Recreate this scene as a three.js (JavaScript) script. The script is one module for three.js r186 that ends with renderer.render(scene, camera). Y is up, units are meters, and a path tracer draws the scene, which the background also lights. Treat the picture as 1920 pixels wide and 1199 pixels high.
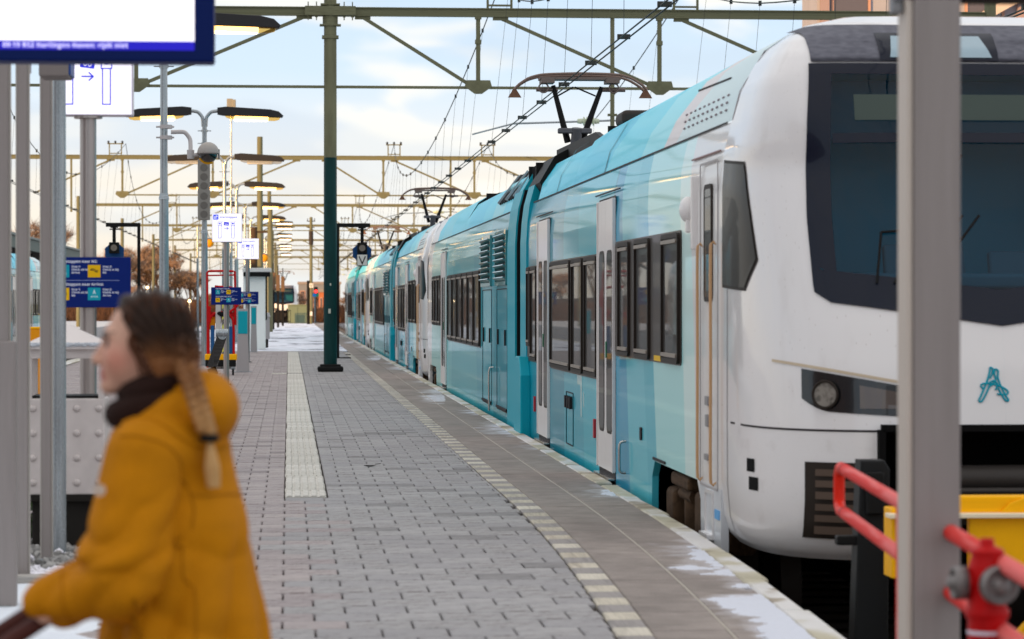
import * as THREE from 'three';
import { mergeGeometries, mergeVertices } from 'three/addons/utils/BufferGeometryUtils.js';
import { RoundedBoxGeometry } from 'three/addons/geometries/RoundedBoxGeometry.js';
import { MarchingCubes } from 'three/addons/objects/MarchingCubes.js';
import { RectAreaLightUniformsLib } from 'three/addons/lights/RectAreaLightUniformsLib.js';

// ---------------------------------------------------------------- camera, sky, sun, exposure
const scene = new THREE.Scene();
const camera = new THREE.PerspectiveCamera(12.669, 1024 / 639, 0.3, 4000);
camera.position.set(0, 1.49, 0);
camera.rotation.order = 'YXZ';
camera.rotation.set(-0.005648, -0.077436, 0);
camera.focus = 34;
camera.userData.fStop = 4.6;
camera.updateMatrixWorld(true);
scene.add(camera);

const renderer = new THREE.WebGLRenderer({ antialias: true });
renderer.toneMapping = THREE.LinearToneMapping;
renderer.toneMappingExposure = 1.38;
renderer.shadowMap.enabled = true;
RectAreaLightUniformsLib.init();

function rng(seed) { let a = seed >>> 0; return () => { a = (a + 0x6D2B79F5) | 0; let t = Math.imul(a ^ (a >>> 15), 1 | a); t = (t + Math.imul(t ^ (t >>> 7), 61 | t)) ^ t; return ((t ^ (t >>> 14)) >>> 0) / 4294967296; }; }
function hash2(x, y, s) { let h = Math.imul(x, 374761393) + Math.imul(y, 668265263) + Math.imul(s, 1442695041); h = Math.imul(h ^ (h >>> 13), 1274126177); return ((h ^ (h >>> 16)) >>> 0) / 4294967296; }
const sm = t => t * t * (3 - 2 * t), clamp = (x, a = 0, b = 1) => Math.min(b, Math.max(a, x)), lerp = (a, b, t) => a + (b - a) * t;
const step = (a, b, x) => sm(clamp((x - a) / (b - a)));
function noise(x, y, s = 0, px = 0, py = 0) {           // value noise, repeating after px, py cells when they are given
  const ix = Math.floor(x), iy = Math.floor(y), fx = sm(x - ix), fy = sm(y - iy);
  const w = (i, p) => p ? ((i % p) + p) % p : i;
  const h = (a, b) => hash2(w(a, px), w(b, py), s);
  return lerp(lerp(h(ix, iy), h(ix + 1, iy), fx), lerp(h(ix, iy + 1), h(ix + 1, iy + 1), fx), fy);
}
function fbm(x, y, s = 0, o = 4, px = 0, py = 0) { let v = 0, a = 0.5, t = 0; for (let i = 0; i < o; i++) { v += a * noise(x, y, s + i * 17, px, py); t += a; a *= 0.5; x *= 2; y *= 2; px *= 2; py *= 2; } return v / t; }

{ // the sky: pale blue above, cream at the horizon, long thin clouds
  const W = 4096, H = 2048, d = new Float32Array(W * H * 4);
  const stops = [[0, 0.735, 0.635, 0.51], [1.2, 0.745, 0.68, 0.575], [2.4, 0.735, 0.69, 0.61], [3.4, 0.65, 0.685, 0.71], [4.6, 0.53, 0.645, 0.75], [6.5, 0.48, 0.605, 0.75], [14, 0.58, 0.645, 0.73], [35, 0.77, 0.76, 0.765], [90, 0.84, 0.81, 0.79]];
  for (let j = 0; j < H; j++) {
    const el = ((j + 0.5) / H - 0.5) * 180;
    let k = 0; while (k < stops.length - 2 && stops[k + 1][0] < el) k++;
    const t = clamp((el - stops[k][0]) / (stops[k + 1][0] - stops[k][0]));
    const base = [1, 2, 3].map(c => lerp(stops[k][c], stops[k + 1][c], t));
    for (let i = 0; i < W; i++) {
      const o = (j * W + i) * 4;
      let c = base;
      if (el > -0.5) {
        const az = i / W * 360;
        const warp = fbm(az * 0.28, el * 0.55, 5, 3, 101, 0) * 1.6, low = el < 12 ? 1 : 0.55;
        const n = fbm(az * 0.3 + warp * 0.4, el * 1.75 * low + warp, 9, 5, 108, 0);
        const hi = fbm(az * 0.06, el * 0.09, 33, 4, 22, 0);
        const cl = step(0.47, 0.66, n * (el < 12 ? 1 : 0.92)) * (el < 7 ? 1 : 0.6);
        const col = [0.79, 0.765, 0.70];
        const dk = step(0.46, 0.72, fbm(az * 0.23 + 40, el * 1.3 * low + warp, 71, 4, 83, 0)) * 0.4;
        c = [0, 1, 2].map(q => lerp(lerp(base[q], col[q], cl * 0.85), [0.47, 0.55, 0.64][q], dk) * (el > 10 ? 0.92 + 0.16 * hi : 1));
      } else c = [0.36, 0.35, 0.34];
      d[o] = c[0]; d[o + 1] = c[1]; d[o + 2] = c[2]; d[o + 3] = 1;
    }
  }
  const sky = new THREE.DataTexture(d, W, H, THREE.RGBAFormat, THREE.FloatType);
  sky.mapping = THREE.EquirectangularReflectionMapping; sky.magFilter = sky.minFilter = THREE.LinearFilter; sky.needsUpdate = true;
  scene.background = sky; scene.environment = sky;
}
const sun = new THREE.DirectionalLight(new THREE.Color(1, 0.56, 0.2), 4.6);
sun.name = 'sun';
sun.position.set(-62, 8.2, 62);
sun.target.position.set(0, 0, -60); sun.position.add(sun.target.position);
sun.castShadow = true; sun.shadow.mapSize.set(4096, 4096);
Object.assign(sun.shadow.camera, { left: -220, right: 220, top: 120, bottom: -60, near: -400, far: 600 });
scene.add(sun, sun.target);

// ---------------------------------------------------------------- helpers
const PI = Math.PI, V = (x, y, z) => new THREE.Vector3(x, y, z), F = 5400;
function at(px, py, d) {                                // the place that far ahead of the camera on the line of sight to a point of the photograph
  const v = V((px - 960) / F, -(py - 599.5) / F, -1).applyQuaternion(camera.quaternion);
  return v.multiplyScalar(d / -v.z).add(camera.position);
}
const used = {};
const numbered = n => { const k = used[n] = (used[n] || 0) + 1; return k === 1 ? n : n + '_' + String(k - 1).padStart(3, '0'); };
function tidy(g) {
  if (g.index) g = g.toNonIndexed();
  for (const k of Object.keys(g.attributes)) if (!['position', 'normal', 'uv', 'color'].includes(k)) g.deleteAttribute(k);
  if (!g.attributes.normal) g.computeVertexNormals();
  if (!g.attributes.uv) g.setAttribute('uv', new THREE.BufferAttribute(new Float32Array(g.attributes.position.count * 2), 2));
  g.morphAttributes = {}; g.clearGroups();
  return g;
}
function join(l) { l = (Array.isArray(l) ? l : [l]).flat(9).map(tidy); return l.length === 1 ? l[0] : mergeGeometries(l); }
function part(name, geo, mat, parent) {
  const m = new THREE.Mesh(Array.isArray(geo) ? join(geo) : geo, mat);
  m.name = name; m.castShadow = m.receiveShadow = true; parent.add(m); return m;
}
function tag(o, label, category, group) { o.userData.label = label; o.userData.category = category; if (group) o.userData.group = group; return o; }
function thing(name, label, category, p, group, turn = 0) {
  const o = new THREE.Group(); o.name = numbered(name); scene.add(o);
  if (p) o.position.copy(p); o.rotation.y = turn;
  return tag(o, label, category, group);
}
function single(name, label, category, geo, mat, p, group) { const m = part(numbered(name), geo, mat, scene); if (p) m.position.copy(p); return tag(m, label, category, group); }
function struct(name, geo, mat) { const m = part(numbered(name), geo, mat, scene); m.userData.kind = 'structure'; return m; }
function copy(o, label, p) { const c = o.clone(); c.name = numbered(o.name.replace(/_\d{3}$/, '')); scene.add(c); if (p) c.position.copy(p); c.userData = { ...o.userData }; if (label) c.userData.label = label; return c; }

const place = (g, x, y, z, ry = 0, rx = 0, rz = 0) => g.applyMatrix4(new THREE.Matrix4().compose(V(x, y, z), new THREE.Quaternion().setFromEuler(new THREE.Euler(rx, ry, rz)), V(1, 1, 1)));
const bx = (w, h, d, x = 0, y = 0, z = 0, ry = 0, rx = 0, rz = 0) => place(new THREE.BoxGeometry(w, h, d), x, y, z, ry, rx, rz);
const rb = (w, h, d, r, x = 0, y = 0, z = 0, ry = 0, rx = 0, rz = 0, seg = 2) => place(new RoundedBoxGeometry(w, h, d, seg, Math.min(r, w / 2.01, h / 2.01, d / 2.01)), x, y, z, ry, rx, rz);
function rod(a, b, r, r2 = r, seg = 8, open = false) {
  const d = V().subVectors(b, a), g = new THREE.CylinderGeometry(r2, r, d.length(), seg, 1, open);
  return g.applyMatrix4(new THREE.Matrix4().compose(V().addVectors(a, b).multiplyScalar(0.5), new THREE.Quaternion().setFromUnitVectors(V(0, 1, 0), d.normalize()), V(1, 1, 1)));
}
function beam(a, b, w, h) {                              // a bar of rectangular section between two points
  const d = V().subVectors(b, a), L = d.length(), g = new THREE.BoxGeometry(w, h, L), m = new THREE.Matrix4().lookAt(b, a, V(0, 1, 0));
  if (Math.abs(d.x) < 1e-6 && Math.abs(d.z) < 1e-6) m.makeRotationX(PI / 2);
  return g.applyMatrix4(m).translate((a.x + b.x) / 2, (a.y + b.y) / 2, (a.z + b.z) / 2);
}
const pipe = (pts, r, seg = 8, n = 0, closed = false) => new THREE.TubeGeometry(new THREE.CatmullRomCurve3(pts, closed, 'catmullrom', 0.3), n || pts.length * 6, r, seg, closed);
const parts = (name, geos, mat, parent) => geos.map(g => part(name, g, mat, parent));
const lathe = (pts, seg = 20) => new THREE.LatheGeometry(pts.map(p => new THREE.Vector2(...p)), seg);
function poly(pts, depth, bevel = 0, holes = []) {       // an outline in x and y, given thickness along +z
  const s = new THREE.Shape(pts.map(p => new THREE.Vector2(...p)));
  for (const h of holes) s.holes.push(new THREE.Path(h.map(p => new THREE.Vector2(...p))));
  return new THREE.ExtrudeGeometry(s, { depth, bevelEnabled: bevel > 0, bevelSize: bevel, bevelThickness: bevel, bevelSegments: 2, curveSegments: 6 });
}
function rounded(x0, y0, x1, y1, r, n = 4) {             // outline of a rounded rectangle
  const o = [];
  for (const [cx, cy, a] of [[x1 - r, y0 + r, -PI / 2], [x1 - r, y1 - r, 0], [x0 + r, y1 - r, PI / 2], [x0 + r, y0 + r, PI]])
    for (let i = 0; i <= n; i++) o.push([cx + r * Math.cos(a + i / n * PI / 2), cy + r * Math.sin(a + i / n * PI / 2)]);
  return o;
}
function grid(nu, nv, f, uvf) {                          // a surface from f(u, v)
  const p = [], t = [], ix = [];
  for (let j = 0; j <= nv; j++) for (let i = 0; i <= nu; i++) { const a = f(i / nu, j / nv); p.push(a.x, a.y, a.z); const w = uvf ? uvf(i / nu, j / nv, a) : [i / nu, j / nv]; t.push(...w); }
  for (let j = 0; j < nv; j++) for (let i = 0; i < nu; i++) { const a = j * (nu + 1) + i, b = a + 1, c = a + nu + 1, d = c + 1; ix.push(a, b, d, a, d, c); }
  const g = new THREE.BufferGeometry();
  g.setAttribute('position', new THREE.Float32BufferAttribute(p, 3)); g.setAttribute('uv', new THREE.Float32BufferAttribute(t, 2)); g.setIndex(ix); g.computeVertexNormals();
  return g;
}

// ---------------------------------------------------------------- textures and materials
function tex(W, H, f, srgb = true, rep = true) {
  const d = new Uint8Array(W * H * 4);
  for (let j = 0; j < H; j++) for (let i = 0; i < W; i++) { const c = f(i / W, j / H), o = (j * W + i) * 4; for (let q = 0; q < 3; q++) d[o + q] = clamp(typeof c === 'number' ? c : c[q], 0, 1) * 255; d[o + 3] = 255; }
  const t = new THREE.DataTexture(d, W, H); t.magFilter = THREE.LinearFilter; t.minFilter = THREE.LinearMipmapLinearFilter; t.generateMipmaps = true;
  if (rep) t.wrapS = t.wrapT = THREE.RepeatWrapping;
  if (srgb) t.colorSpace = THREE.SRGBColorSpace;
  t.needsUpdate = true; return t;
}
function canvas(W, H, draw, srgb = true) {
  const c = document.createElement('canvas'); c.width = W; c.height = H; draw(c.getContext('2d'), W, H);
  const t = new THREE.CanvasTexture(c); if (srgb) t.colorSpace = THREE.SRGBColorSpace; t.anisotropy = 8; return t;
}
const rep = (t, x, y = x) => { const c = t.clone(); c.repeat.set(x, y); c.needsUpdate = true; return c; };
const grainT = tex(256, 256, (u, v) => 0.5 + 0.5 * (fbm(u * 8, v * 8, 3, 5, 8, 8) - 0.5) + 0.25 * (hash2(u * 256 | 0, v * 256 | 0, 4) - 0.5), false);
const softT = tex(256, 256, (u, v) => fbm(u * 4, v * 4, 13, 4, 4, 4), false);
const mottle = (c, a, f = 8, s = 1, fine = 0.25) => tex(256, 256, (u, v) => { const k = 1 + a * (fbm(u * f, v * f, s, 5, f, f) - 0.5) * 2 + a * fine * (hash2(u * 256 | 0, v * 256 | 0, s) - 0.5) * 2; return c.map(x => x * k); });
const std = (color, roughness = 0.6, metalness = 0, o = {}) => new THREE.MeshPhysicalMaterial({ color, roughness, metalness, specularIntensity: metalness ? 0.7 : 0.3, ...o });
const phys = (color, roughness = 0.4, metalness = 0, o = {}) => new THREE.MeshPhysicalMaterial({ color, roughness, metalness, ...o });
const C = {
  galv: std('#a9adb0', 0.5, 0.55, { map: mottle([0.95, 0.97, 0.98], 0.13, 8, 7), roughnessMap: grainT }),
  greySteel: std('#98908d', 0.5, 0, { map: mottle([0.96, 0.96, 0.96], 0.05, 4, 9), bumpMap: grainT, bumpScale: 0.0004 }),
  olive: std('#76765c', 0.62, 0, { map: mottle([0.95, 0.95, 0.95], 0.12, 8, 21) }),
  green: std('#0d3a3a', 0.45, 0, { map: mottle([0.95, 0.95, 0.95], 0.15, 8, 22) }),
  black: std('#151515', 0.55), blackGloss: phys('#0d0e10', 0.2, 0, { clearcoat: 0.5 }),
  dark: std('#262320', 0.75), iron: std('#3a332f', 0.7, 0.3), rust: std('#5b4234', 0.85, 0.1, { map: mottle([0.95, 0.95, 0.95], 0.3, 8, 23) }),
  steel: std('#b9b5b0', 0.28, 0.85, { roughnessMap: softT }), wire: std('#3d3f3c', 0.6, 0.4),
  white: phys('#e4e1de', 0.32, 0, { clearcoat: 0.6, clearcoatRoughness: 0.12 }),
  red: std('#c30d10', 0.45, 0, { map: mottle([0.96, 0.96, 0.96], 0.16, 8, 25) }), yellow: std('#ffb700', 0.5), orange: std('#f09a12', 0.5),
  ceramic: phys('#c5cfb4', 0.3), brown: std('#4b2620', 0.5), rubber: std('#17181a', 0.85), navy: phys('#001a66', 0.5, 0, { specularIntensity: 0.3 }), turq: std('#12a3b4', 0.45),
  lampDark: std('#2b292a', 0.5, 0.2), snow: std('#e8ebf1', 0.9, 0, { map: mottle([0.97, 0.98, 0.99], 0.05, 6, 31), bumpMap: softT, bumpScale: 0.02 }),
};
// ---------------------------------------------------------------- ground, platform, tracks
const bend = z => z < 22 ? 0.0024 * (22 - z) ** 2 : 0;   // the platform end swings away from the track
const EDGE = 2.68;
{
  const snowy = (u, v) => { const s = step(0.42, 0.62, fbm(u * 6, v * 6, 41, 5, 6, 6)); const g = hash2(u * 512 | 0, v * 512 | 0, 42); return [0, 1, 2].map(q => lerp([0.34, 0.30, 0.28][q] * (0.6 + 0.7 * g), [0.9, 0.91, 0.94][q], s)); };
  const gT = tex(512, 512, snowy); const g = new THREE.PlaneGeometry(6000, 6000); g.rotateX(-PI / 2);
  struct('ground', g, std('#ffffff', 0.95, 0, { map: rep(gT, 500) })).position.y = -1.02;
  const bT = tex(512, 512, (u, v) => { const n = hash2(u * 128 | 0, v * 128 | 0, 51), s = step(0.5, 0.66, fbm(u * 5, v * 5, 52, 4, 5, 5)); return [0, 1, 2].map(q => lerp([0.30, 0.26, 0.24][q] * (0.45 + 0.9 * n), [0.86, 0.87, 0.9][q], s * 0.8)); });
  const ballast = (name, x0, x1, z0, z1, y) => { const q = new THREE.PlaneGeometry(x1 - x0, z1 - z0); q.rotateX(-PI / 2); struct(name, q, std('#ffffff', 0.95, 0, { map: rep(bT, (x1 - x0) / 3, (z1 - z0) / 3), bumpMap: rep(grainT, (x1 - x0) / 0.5, (z1 - z0) / 0.5), bumpScale: 0.03 })).position.set((x0 + x1) / 2, y, -(z0 + z1) / 2); };
  ballast('track_bed', 2.6, 12, 8, 420, -1.0); ballast('track_bed', -12.1, -5.8, 8, 420, -1.0);
  const sleeper = rb(2.5, 0.14, 0.25, 0.02), sm_ = std('#6d655f', 0.9);
  for (const [X, z0, z1] of [[4.15, 15.5, 400], [8.2, 30, 400], [-7.25, 20, 400], [-10.6, 60, 400]]) {
    const t = new THREE.Group(); t.name = numbered('railway_track'); t.userData.kind = 'structure'; scene.add(t); t.position.x = X;
    for (const s of [-1, 1]) {
      const o = [[-0.036, 0], [0.036, 0], [0.036, -0.035], [0.01, -0.05], [0.01, -0.13], [0.07, -0.15], [0.07, -0.165], [-0.07, -0.165], [-0.07, -0.15], [-0.01, -0.13], [-0.01, -0.05], [-0.036, -0.035]].reverse();
      part('rail', place(poly(o, z1 - z0), s * 0.75, -0.76, -z1), C.iron, t);
    }
    const n = Math.floor((z1 - z0) / 0.6), im = new THREE.InstancedMesh(sleeper, sm_, n), m = new THREE.Matrix4();
    for (let i = 0; i < n; i++) im.setMatrixAt(i, m.makeTranslation(0, -0.985, -(z0 + i * 0.6)));
    im.name = 'sleepers'; im.userData.kind = 'stuff'; im.castShadow = im.receiveShadow = true; t.add(im);
  }
}
const platform = new THREE.Group(); platform.name = 'platform'; platform.userData.kind = 'structure'; scene.add(platform);
{
  const LEFT = -5.75, FAR = 218, W = 0.302, D = 0.33, DW = 0.17, DX = 1.665;
  const wallM = std('#6f6862', 0.9, 0, { map: mottle([0.95, 0.95, 0.95], 0.3, 8, 61) });
  // body of the platform, following the bend at its near end
  const zs = [-3, 0, 4, 8, 10, 12, 14, 16, 18, 20, 22, FAR];
  const out = zs.map(z => [EDGE - 0.03 - bend(Math.max(z, 8)), -z]);
  part('foundation', place(poly([...out, [LEFT + 0.03, -FAR], [LEFT + 0.03, 3]].map(([a, b]) => [a, -b]), 0.93), 0, -0.075, 0, 0, -PI / 2, 0).translate(0, -0.93, 0), wallM, platform);
  const jointM = std('#4d4540', 0.95, 0, { map: mottle([0.95, 0.95, 0.95], 0.35, 12, 62) });
  const q = new THREE.PlaneGeometry(EDGE - 0.6 - LEFT, 95); q.rotateX(-PI / 2); q.translate((EDGE - 0.6 + LEFT) / 2 - 0.3, -0.022, -45);
  part('sand_bed', q, jointM, platform);
  // paving tiles
  const chamfered = (w, d, c = 0.007) => {
    const g = new THREE.BufferGeometry(), a = w / 2, b = d / 2, e = 0.05, P = [[-a + c, 0, b - c], [a - c, 0, b - c], [a - c, 0, -b + c], [-a + c, 0, -b + c], [-a, -c * 0.8, b], [a, -c * 0.8, b], [a, -c * 0.8, -b], [-a, -c * 0.8, -b], [-a, -e, b], [a, -e, b], [a, -e, -b], [-a, -e, -b]];
    const f = [[0, 1, 2, 3]]; for (let i = 0; i < 4; i++) { const j = (i + 1) % 4; f.push([4 + i, 4 + j, j, i], [8 + i, 8 + j, 4 + j, 4 + i]); }
    const p = [], u = []; for (const k of f) for (const i of [k[0], k[1], k[2], k[0], k[2], k[3]]) { p.push(...P[i]); u.push(P[i][0] * 2.2, P[i][2] * 2.2); }
    g.setAttribute('position', new THREE.Float32BufferAttribute(p, 3)); g.setAttribute('uv', new THREE.Float32BufferAttribute(u, 2)); g.computeVertexNormals(); return g;
  };
  const full = chamfered(W - 0.0095, D - 0.011), R = rng(5);
  const tones = [], tileTex = [1, 2, 3].map(k => tex(256, 256, (u, v) => { const m = 0.97 * (1 + 0.13 * (fbm(u * 6, v * 6, 70 + k, 5, 6, 6) - 0.5) * 2 + 0.12 * (hash2(u * 256 | 0, v * 256 | 0, k) - 0.5) * 2), st = step(0.66, 0.76, fbm(u * 9, v * 9, 170 + k, 3, 9, 9)), w = step(0.76, 0.8, noise(u * 40, v * 40, 270 + k, 40, 40)) * step(0.5, 0.8, noise(u * 6, v * 6, 280 + k, 6, 6)); return [0, 1, 2].map(c => m * (1 - 0.14 * st * [0.9, 1, 1.05][c]) + 0.12 * w); }));
  const grey = ['#a6a3a3', '#a19e9f', '#aaa7a7', '#a4a1a1', '#9e9b9c', '#8e8b8b'], pink = ['#ada3a2', '#a79d9c', '#b1a7a5', '#a49a9a', '#aaa09f', '#938a8a'];
  for (const set of [grey, pink]) tones.push(set.map((c, i) => std(c, 0.72, 0, { map: tileTex[i % 3], bumpMap: grainT, bumpScale: 0.0012 })));
  const list = [];
  for (let r = 0, z = -2; z < 90; r++, z += D) {
    const lim = DX - bend(Math.max(z + D / 2, 8)) - 0.004;
    for (let k = -20; k < 8; k++) {
      const x0 = -0.03 - (r % 2) * W / 2 + k * W; let x1 = x0 + W, a = x0;
      if (a < LEFT + 0.35 || a > lim - 0.03) continue;
      const zc = z + D / 2;
      if (x1 < -0.9 && zc > 15.2 && zc < 18.9) continue;                       // planting strip
      if (zc > 22.1 && zc < 88) {                                              // guidance strip
        if (a > -0.06 && x1 < 0.32) continue;
        if (a < -0.03 && x1 > -0.03) x1 = -0.033; else if (a < 0.3 && x1 > 0.3) a = 0.3; else if (a >= -0.03 && x1 <= 0.3) continue;
      }
      if (x1 > lim) x1 = lim;
      if (x1 - a < 0.03) continue;
      list.push({ x: (a + x1) / 2, z: zc, w: x1 - a, lift: (R() - 0.5) * 0.004, rx: (R() - 0.5) * 0.008, rz: (R() - 0.5) * 0.008, t: R() < 0.06 ? 5 : R() * 5 | 0, s: (a + x1) / 2 < 0.1 + (zc < 22 ? (hash2(r, k, 3) - 0.5) * 0.5 : 0) ? 1 : 0, px: 541 + (a + x1) / 2 * F / Math.max(zc, 1) });
    }
  }
  const seen = list.filter(t => t.z > 12.5 && t.px > 430).sort((a, b) => a.z - b.z).slice(0, 300), near = new Set(seen);
  for (const t of seen) {
    const m = part('paving_tile', Math.abs(t.w - W) < 0.01 ? full : chamfered(t.w - 0.0095, D - 0.011), tones[t.s][t.t], platform);
    m.position.set(t.x, t.lift, -t.z); m.rotation.set(t.rx, Math.abs(t.w - W) < 0.01 && t.t % 2 ? PI : 0, t.rz);
  }
  const rest = list.filter(t => !near.has(t)), im = new THREE.InstancedMesh(full, std('#ffffff', 0.72, 0, { map: tileTex[0], bumpMap: grainT, bumpScale: 0.0012 }), rest.length), m4 = new THREE.Matrix4(), col = new THREE.Color();
  rest.forEach((t, i) => { im.setMatrixAt(i, m4.compose(V(t.x, t.lift, -t.z), new THREE.Quaternion().setFromEuler(new THREE.Euler(t.rx, 0, t.rz)), V(t.w / W, 1, 1))); im.setColorAt(i, col.set((t.s ? pink : grey)[t.t])); });
  im.name = 'paving_tiles'; im.userData.kind = 'stuff'; im.castShadow = im.receiveShadow = true; platform.add(im);
  // far paving under snow, seen too flat to tell tiles apart
  const snowT = tex(1024, 512, (u, v) => { const s = step(0.36, 0.6, fbm(u * 9, v * 40, 81, 5, 9, 40) + 0.13), n = fbm(u * 20, v * 60, 82, 3, 20, 60); return [0, 1, 2].map(c => lerp([0.50, 0.50, 0.55][c], [0.89, 0.9, 0.94][c], s) * (0.93 + 0.14 * n)); });
  const far = new THREE.BoxGeometry(1.832 + 5.385, 0.06, FAR - 90); part('snowy_paving', place(far, (1.832 - 5.385) / 2, -0.031, -(FAR + 90) / 2), std('#ffffff', 0.85, 0, { map: snowT }), platform);
  // guidance strip of ribbed tiles
  const rib = [rb(0.318, 0.05, D - 0.008, 0.006, 0, -0.024, 0)]; for (let i = 0; i < 5; i++) rib.push(rb(0.044, 0.011, D - 0.012, 0.005, -0.128 + i * 0.064, 0.003, 0));
  const ribG = join(rib), ribM = ['#d3cfc6', '#cbc7be', '#d9d5cd'].map((c, i) => std(c, 0.75, 0, { map: tileTex[i] })), plainM = std('#9b9791', 0.75, 0, { map: tileTex[1] });
  for (let z = 22.2, i = 0; z < 88; z += D, i++) { const p = part('guidance_tile', ribG, Math.abs(z - 61) < 0.4 ? plainM : ribM[(R() * 3) | 0], platform); p.position.set(0.132 + (R() - 0.5) * 0.012, (R() - 0.3) * 0.003, -(z + D / 2)); }
  for (let i = 0; i < 2; i++) { const p = part('guidance_tile', ribG, ribM[i], platform); p.position.set(-0.19 - 0.01, 0.004, -(60.7 + i * D + 0.16)); }
  // white blocks marking the danger line, then the edge slabs
  const slab = (xa0, xa1, za, xb0, xb1, zb, y0, y1, c = 0.006) => {
    const g = new THREE.BufferGeometry(), B = [[xa0, -za, 1, -1], [xa1, -za, -1, -1], [xb1, -zb, -1, 1], [xb0, -zb, 1, 1]];
    const P = [...B.map(b => [b[0] + c * b[2], y1, b[1] + c * b[3]]), ...B.map(b => [b[0], y1 - c, b[1]]), ...B.map(b => [b[0], y0, b[1]])], f = [[0, 1, 2, 3]];
    for (let i = 0; i < 4; i++) { const j = (i + 1) % 4; f.push([4 + i, 4 + j, j, i], [8 + i, 8 + j, 4 + j, 4 + i]); }
    const p = [], u = []; for (const k of f) for (const i of [k[0], k[1], k[2], k[0], k[2], k[3]]) { p.push(...P[i]); u.push((P[i][0] - 1.4) / 1.4, -P[i][2] / 32); }
    g.setAttribute('position', new THREE.Float32BufferAttribute(p, 3)); g.setAttribute('uv', new THREE.Float32BufferAttribute(u, 2)); g.computeVertexNormals(); return g;
  };
  const markM = ['#cbc2b1', '#c1b8a7', '#d1c9ba'].map((c, i) => std(c, 0.7, 0, { map: tileTex[i] })), gapM = std('#9c9693', 0.75, 0, { map: tileTex[2] });
  for (let z = 10.5, i = 0; z < 88; z += D, i++) {
    const b0 = bend(z), b1 = bend(z + D), p = part(i % 2 ? 'marking_block' : 'paving_block', slab(DX - b0 + 0.003, DX + DW - b0, z + 0.005, DX - b1 + 0.003, DX + DW - b1, z + D - 0.005, -0.05, (R() - 0.5) * 0.003 + 0.001), i % 2 ? markM[(R() * 3) | 0] : gapM, platform);
  }
  const frost = (x, z) => {                                // rime lies along the platform edge in streaks
    const e = EDGE - bend(z) - x, n = fbm(x * 3.6, z * 3.0, 91, 6), st = fbm(x * 6, z * 9, 92, 4);
    let k = 0;
    for (const [zc, r, a] of [[13.2, 3.6, 1.0], [16.6, 1.9, 0.95], [22.8, 2.2, 0.75], [29.5, 3, 0.6], [34, 3.2, 0.9], [40, 3.5, 0.8], [48, 5, 0.7]]) k = Math.max(k, a * clamp(1.25 - Math.abs(z - zc) / r, 0, 1));
    const reach = 0.62;
    return clamp((k * step(0, 0.08, e) * clamp(1.3 - e / reach) + 0.7 * n + 0.2 * st - 0.98) * 3.2);
  };
  const bandT = tex(256, 2048, (u, v) => {
    const x = 1.4 + u * 1.4, z = v * 32 + 8, zz = z < 40 ? z : z, n = fbm(x * 9, z * 9, 93, 4), h = hash2(u * 256 | 0, v * 2048 | 0, 94), f = frost(x, zz) * clamp(0.35 + 0.9 * fbm(x * 24, zz * 30, 99, 3) + 0.3 * (h - 0.5));
    const st = fbm(x * 2, z * 0.7, 95, 3);
    return [0, 1, 2].map(c => lerp([0.60, 0.56, 0.535][c] * (0.86 + 0.2 * n + 0.06 * h) * (0.9 + 0.2 * st), [0.9, 0.9, 0.94][c], f));
  });
  bandT.offset.set(0, -8 / 32);
  const slabM = std('#f4f4f4', 0.78, 0, { map: bandT, bumpMap: rep(grainT, 5, 120), bumpScale: 0.0012 });
  const edgeT = tex(256, 1024, (u, v) => { const n = fbm(u * 5, v * 60, 96, 5, 5, 60), f = step(0.62, 0.7, fbm(u * 3, v * 90, 97, 4, 3, 90)); return [0, 1, 2].map(c => lerp(lerp([0.80, 0.77, 0.68][c], [0.87, 0.86, 0.85][c], step(0.4, 0.6, n)), [0.62, 0.57, 0.50][c], f * 0.8) * (0.9 + 0.2 * n)); });
  const edgeM = std('#f2f2f2', 0.75, 0, { map: edgeT, bumpMap: rep(softT, 2, 40), bumpScale: 0.006 });
  { // the rime lying thickest at the near end has a crust of its own
    const f2 = (x, z) => { const f = frost(x, z), n = fbm(x * 7, z * 12, 98, 5); return clamp(f * 1.7 + (n - 0.5) * 1.6 - 1.15); };
    const p = [], ix = [], nx = 34, nz = 560, hs = [];
    for (let j = 0; j <= nz; j++) for (let i = 0; i <= nx; i++) { const z = lerp(9.5, 24.5, j / nz), x = lerp(1.9, 2.53, i / nx) - bend(z), k = f2(x, z); hs.push(k); p.push(x, 0.001 + 0.012 * Math.sqrt(k) * (0.5 + noise(x * 40, z * 40, 99)), -z); }
    for (let j = 0; j < nz; j++) for (let i = 0; i < nx; i++) { const a = j * (nx + 1) + i, q = [a, a + 1, a + nx + 1, a + nx + 2]; if (Math.max(...q.map(k => hs[k])) < 0.12) continue; ix.push(q[0], q[1], q[3], q[0], q[3], q[2]); }
    const g = new THREE.BufferGeometry(); g.setAttribute('position', new THREE.Float32BufferAttribute(p, 3)); g.setIndex(ix); g.computeVertexNormals();
    part('frost_crust', g, std('#d3d6e0', 0.9), platform).userData.kind = 'stuff';
  }
  const X1 = DX + DW + 0.004, XM = 2.19, X2 = 2.535;
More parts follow.
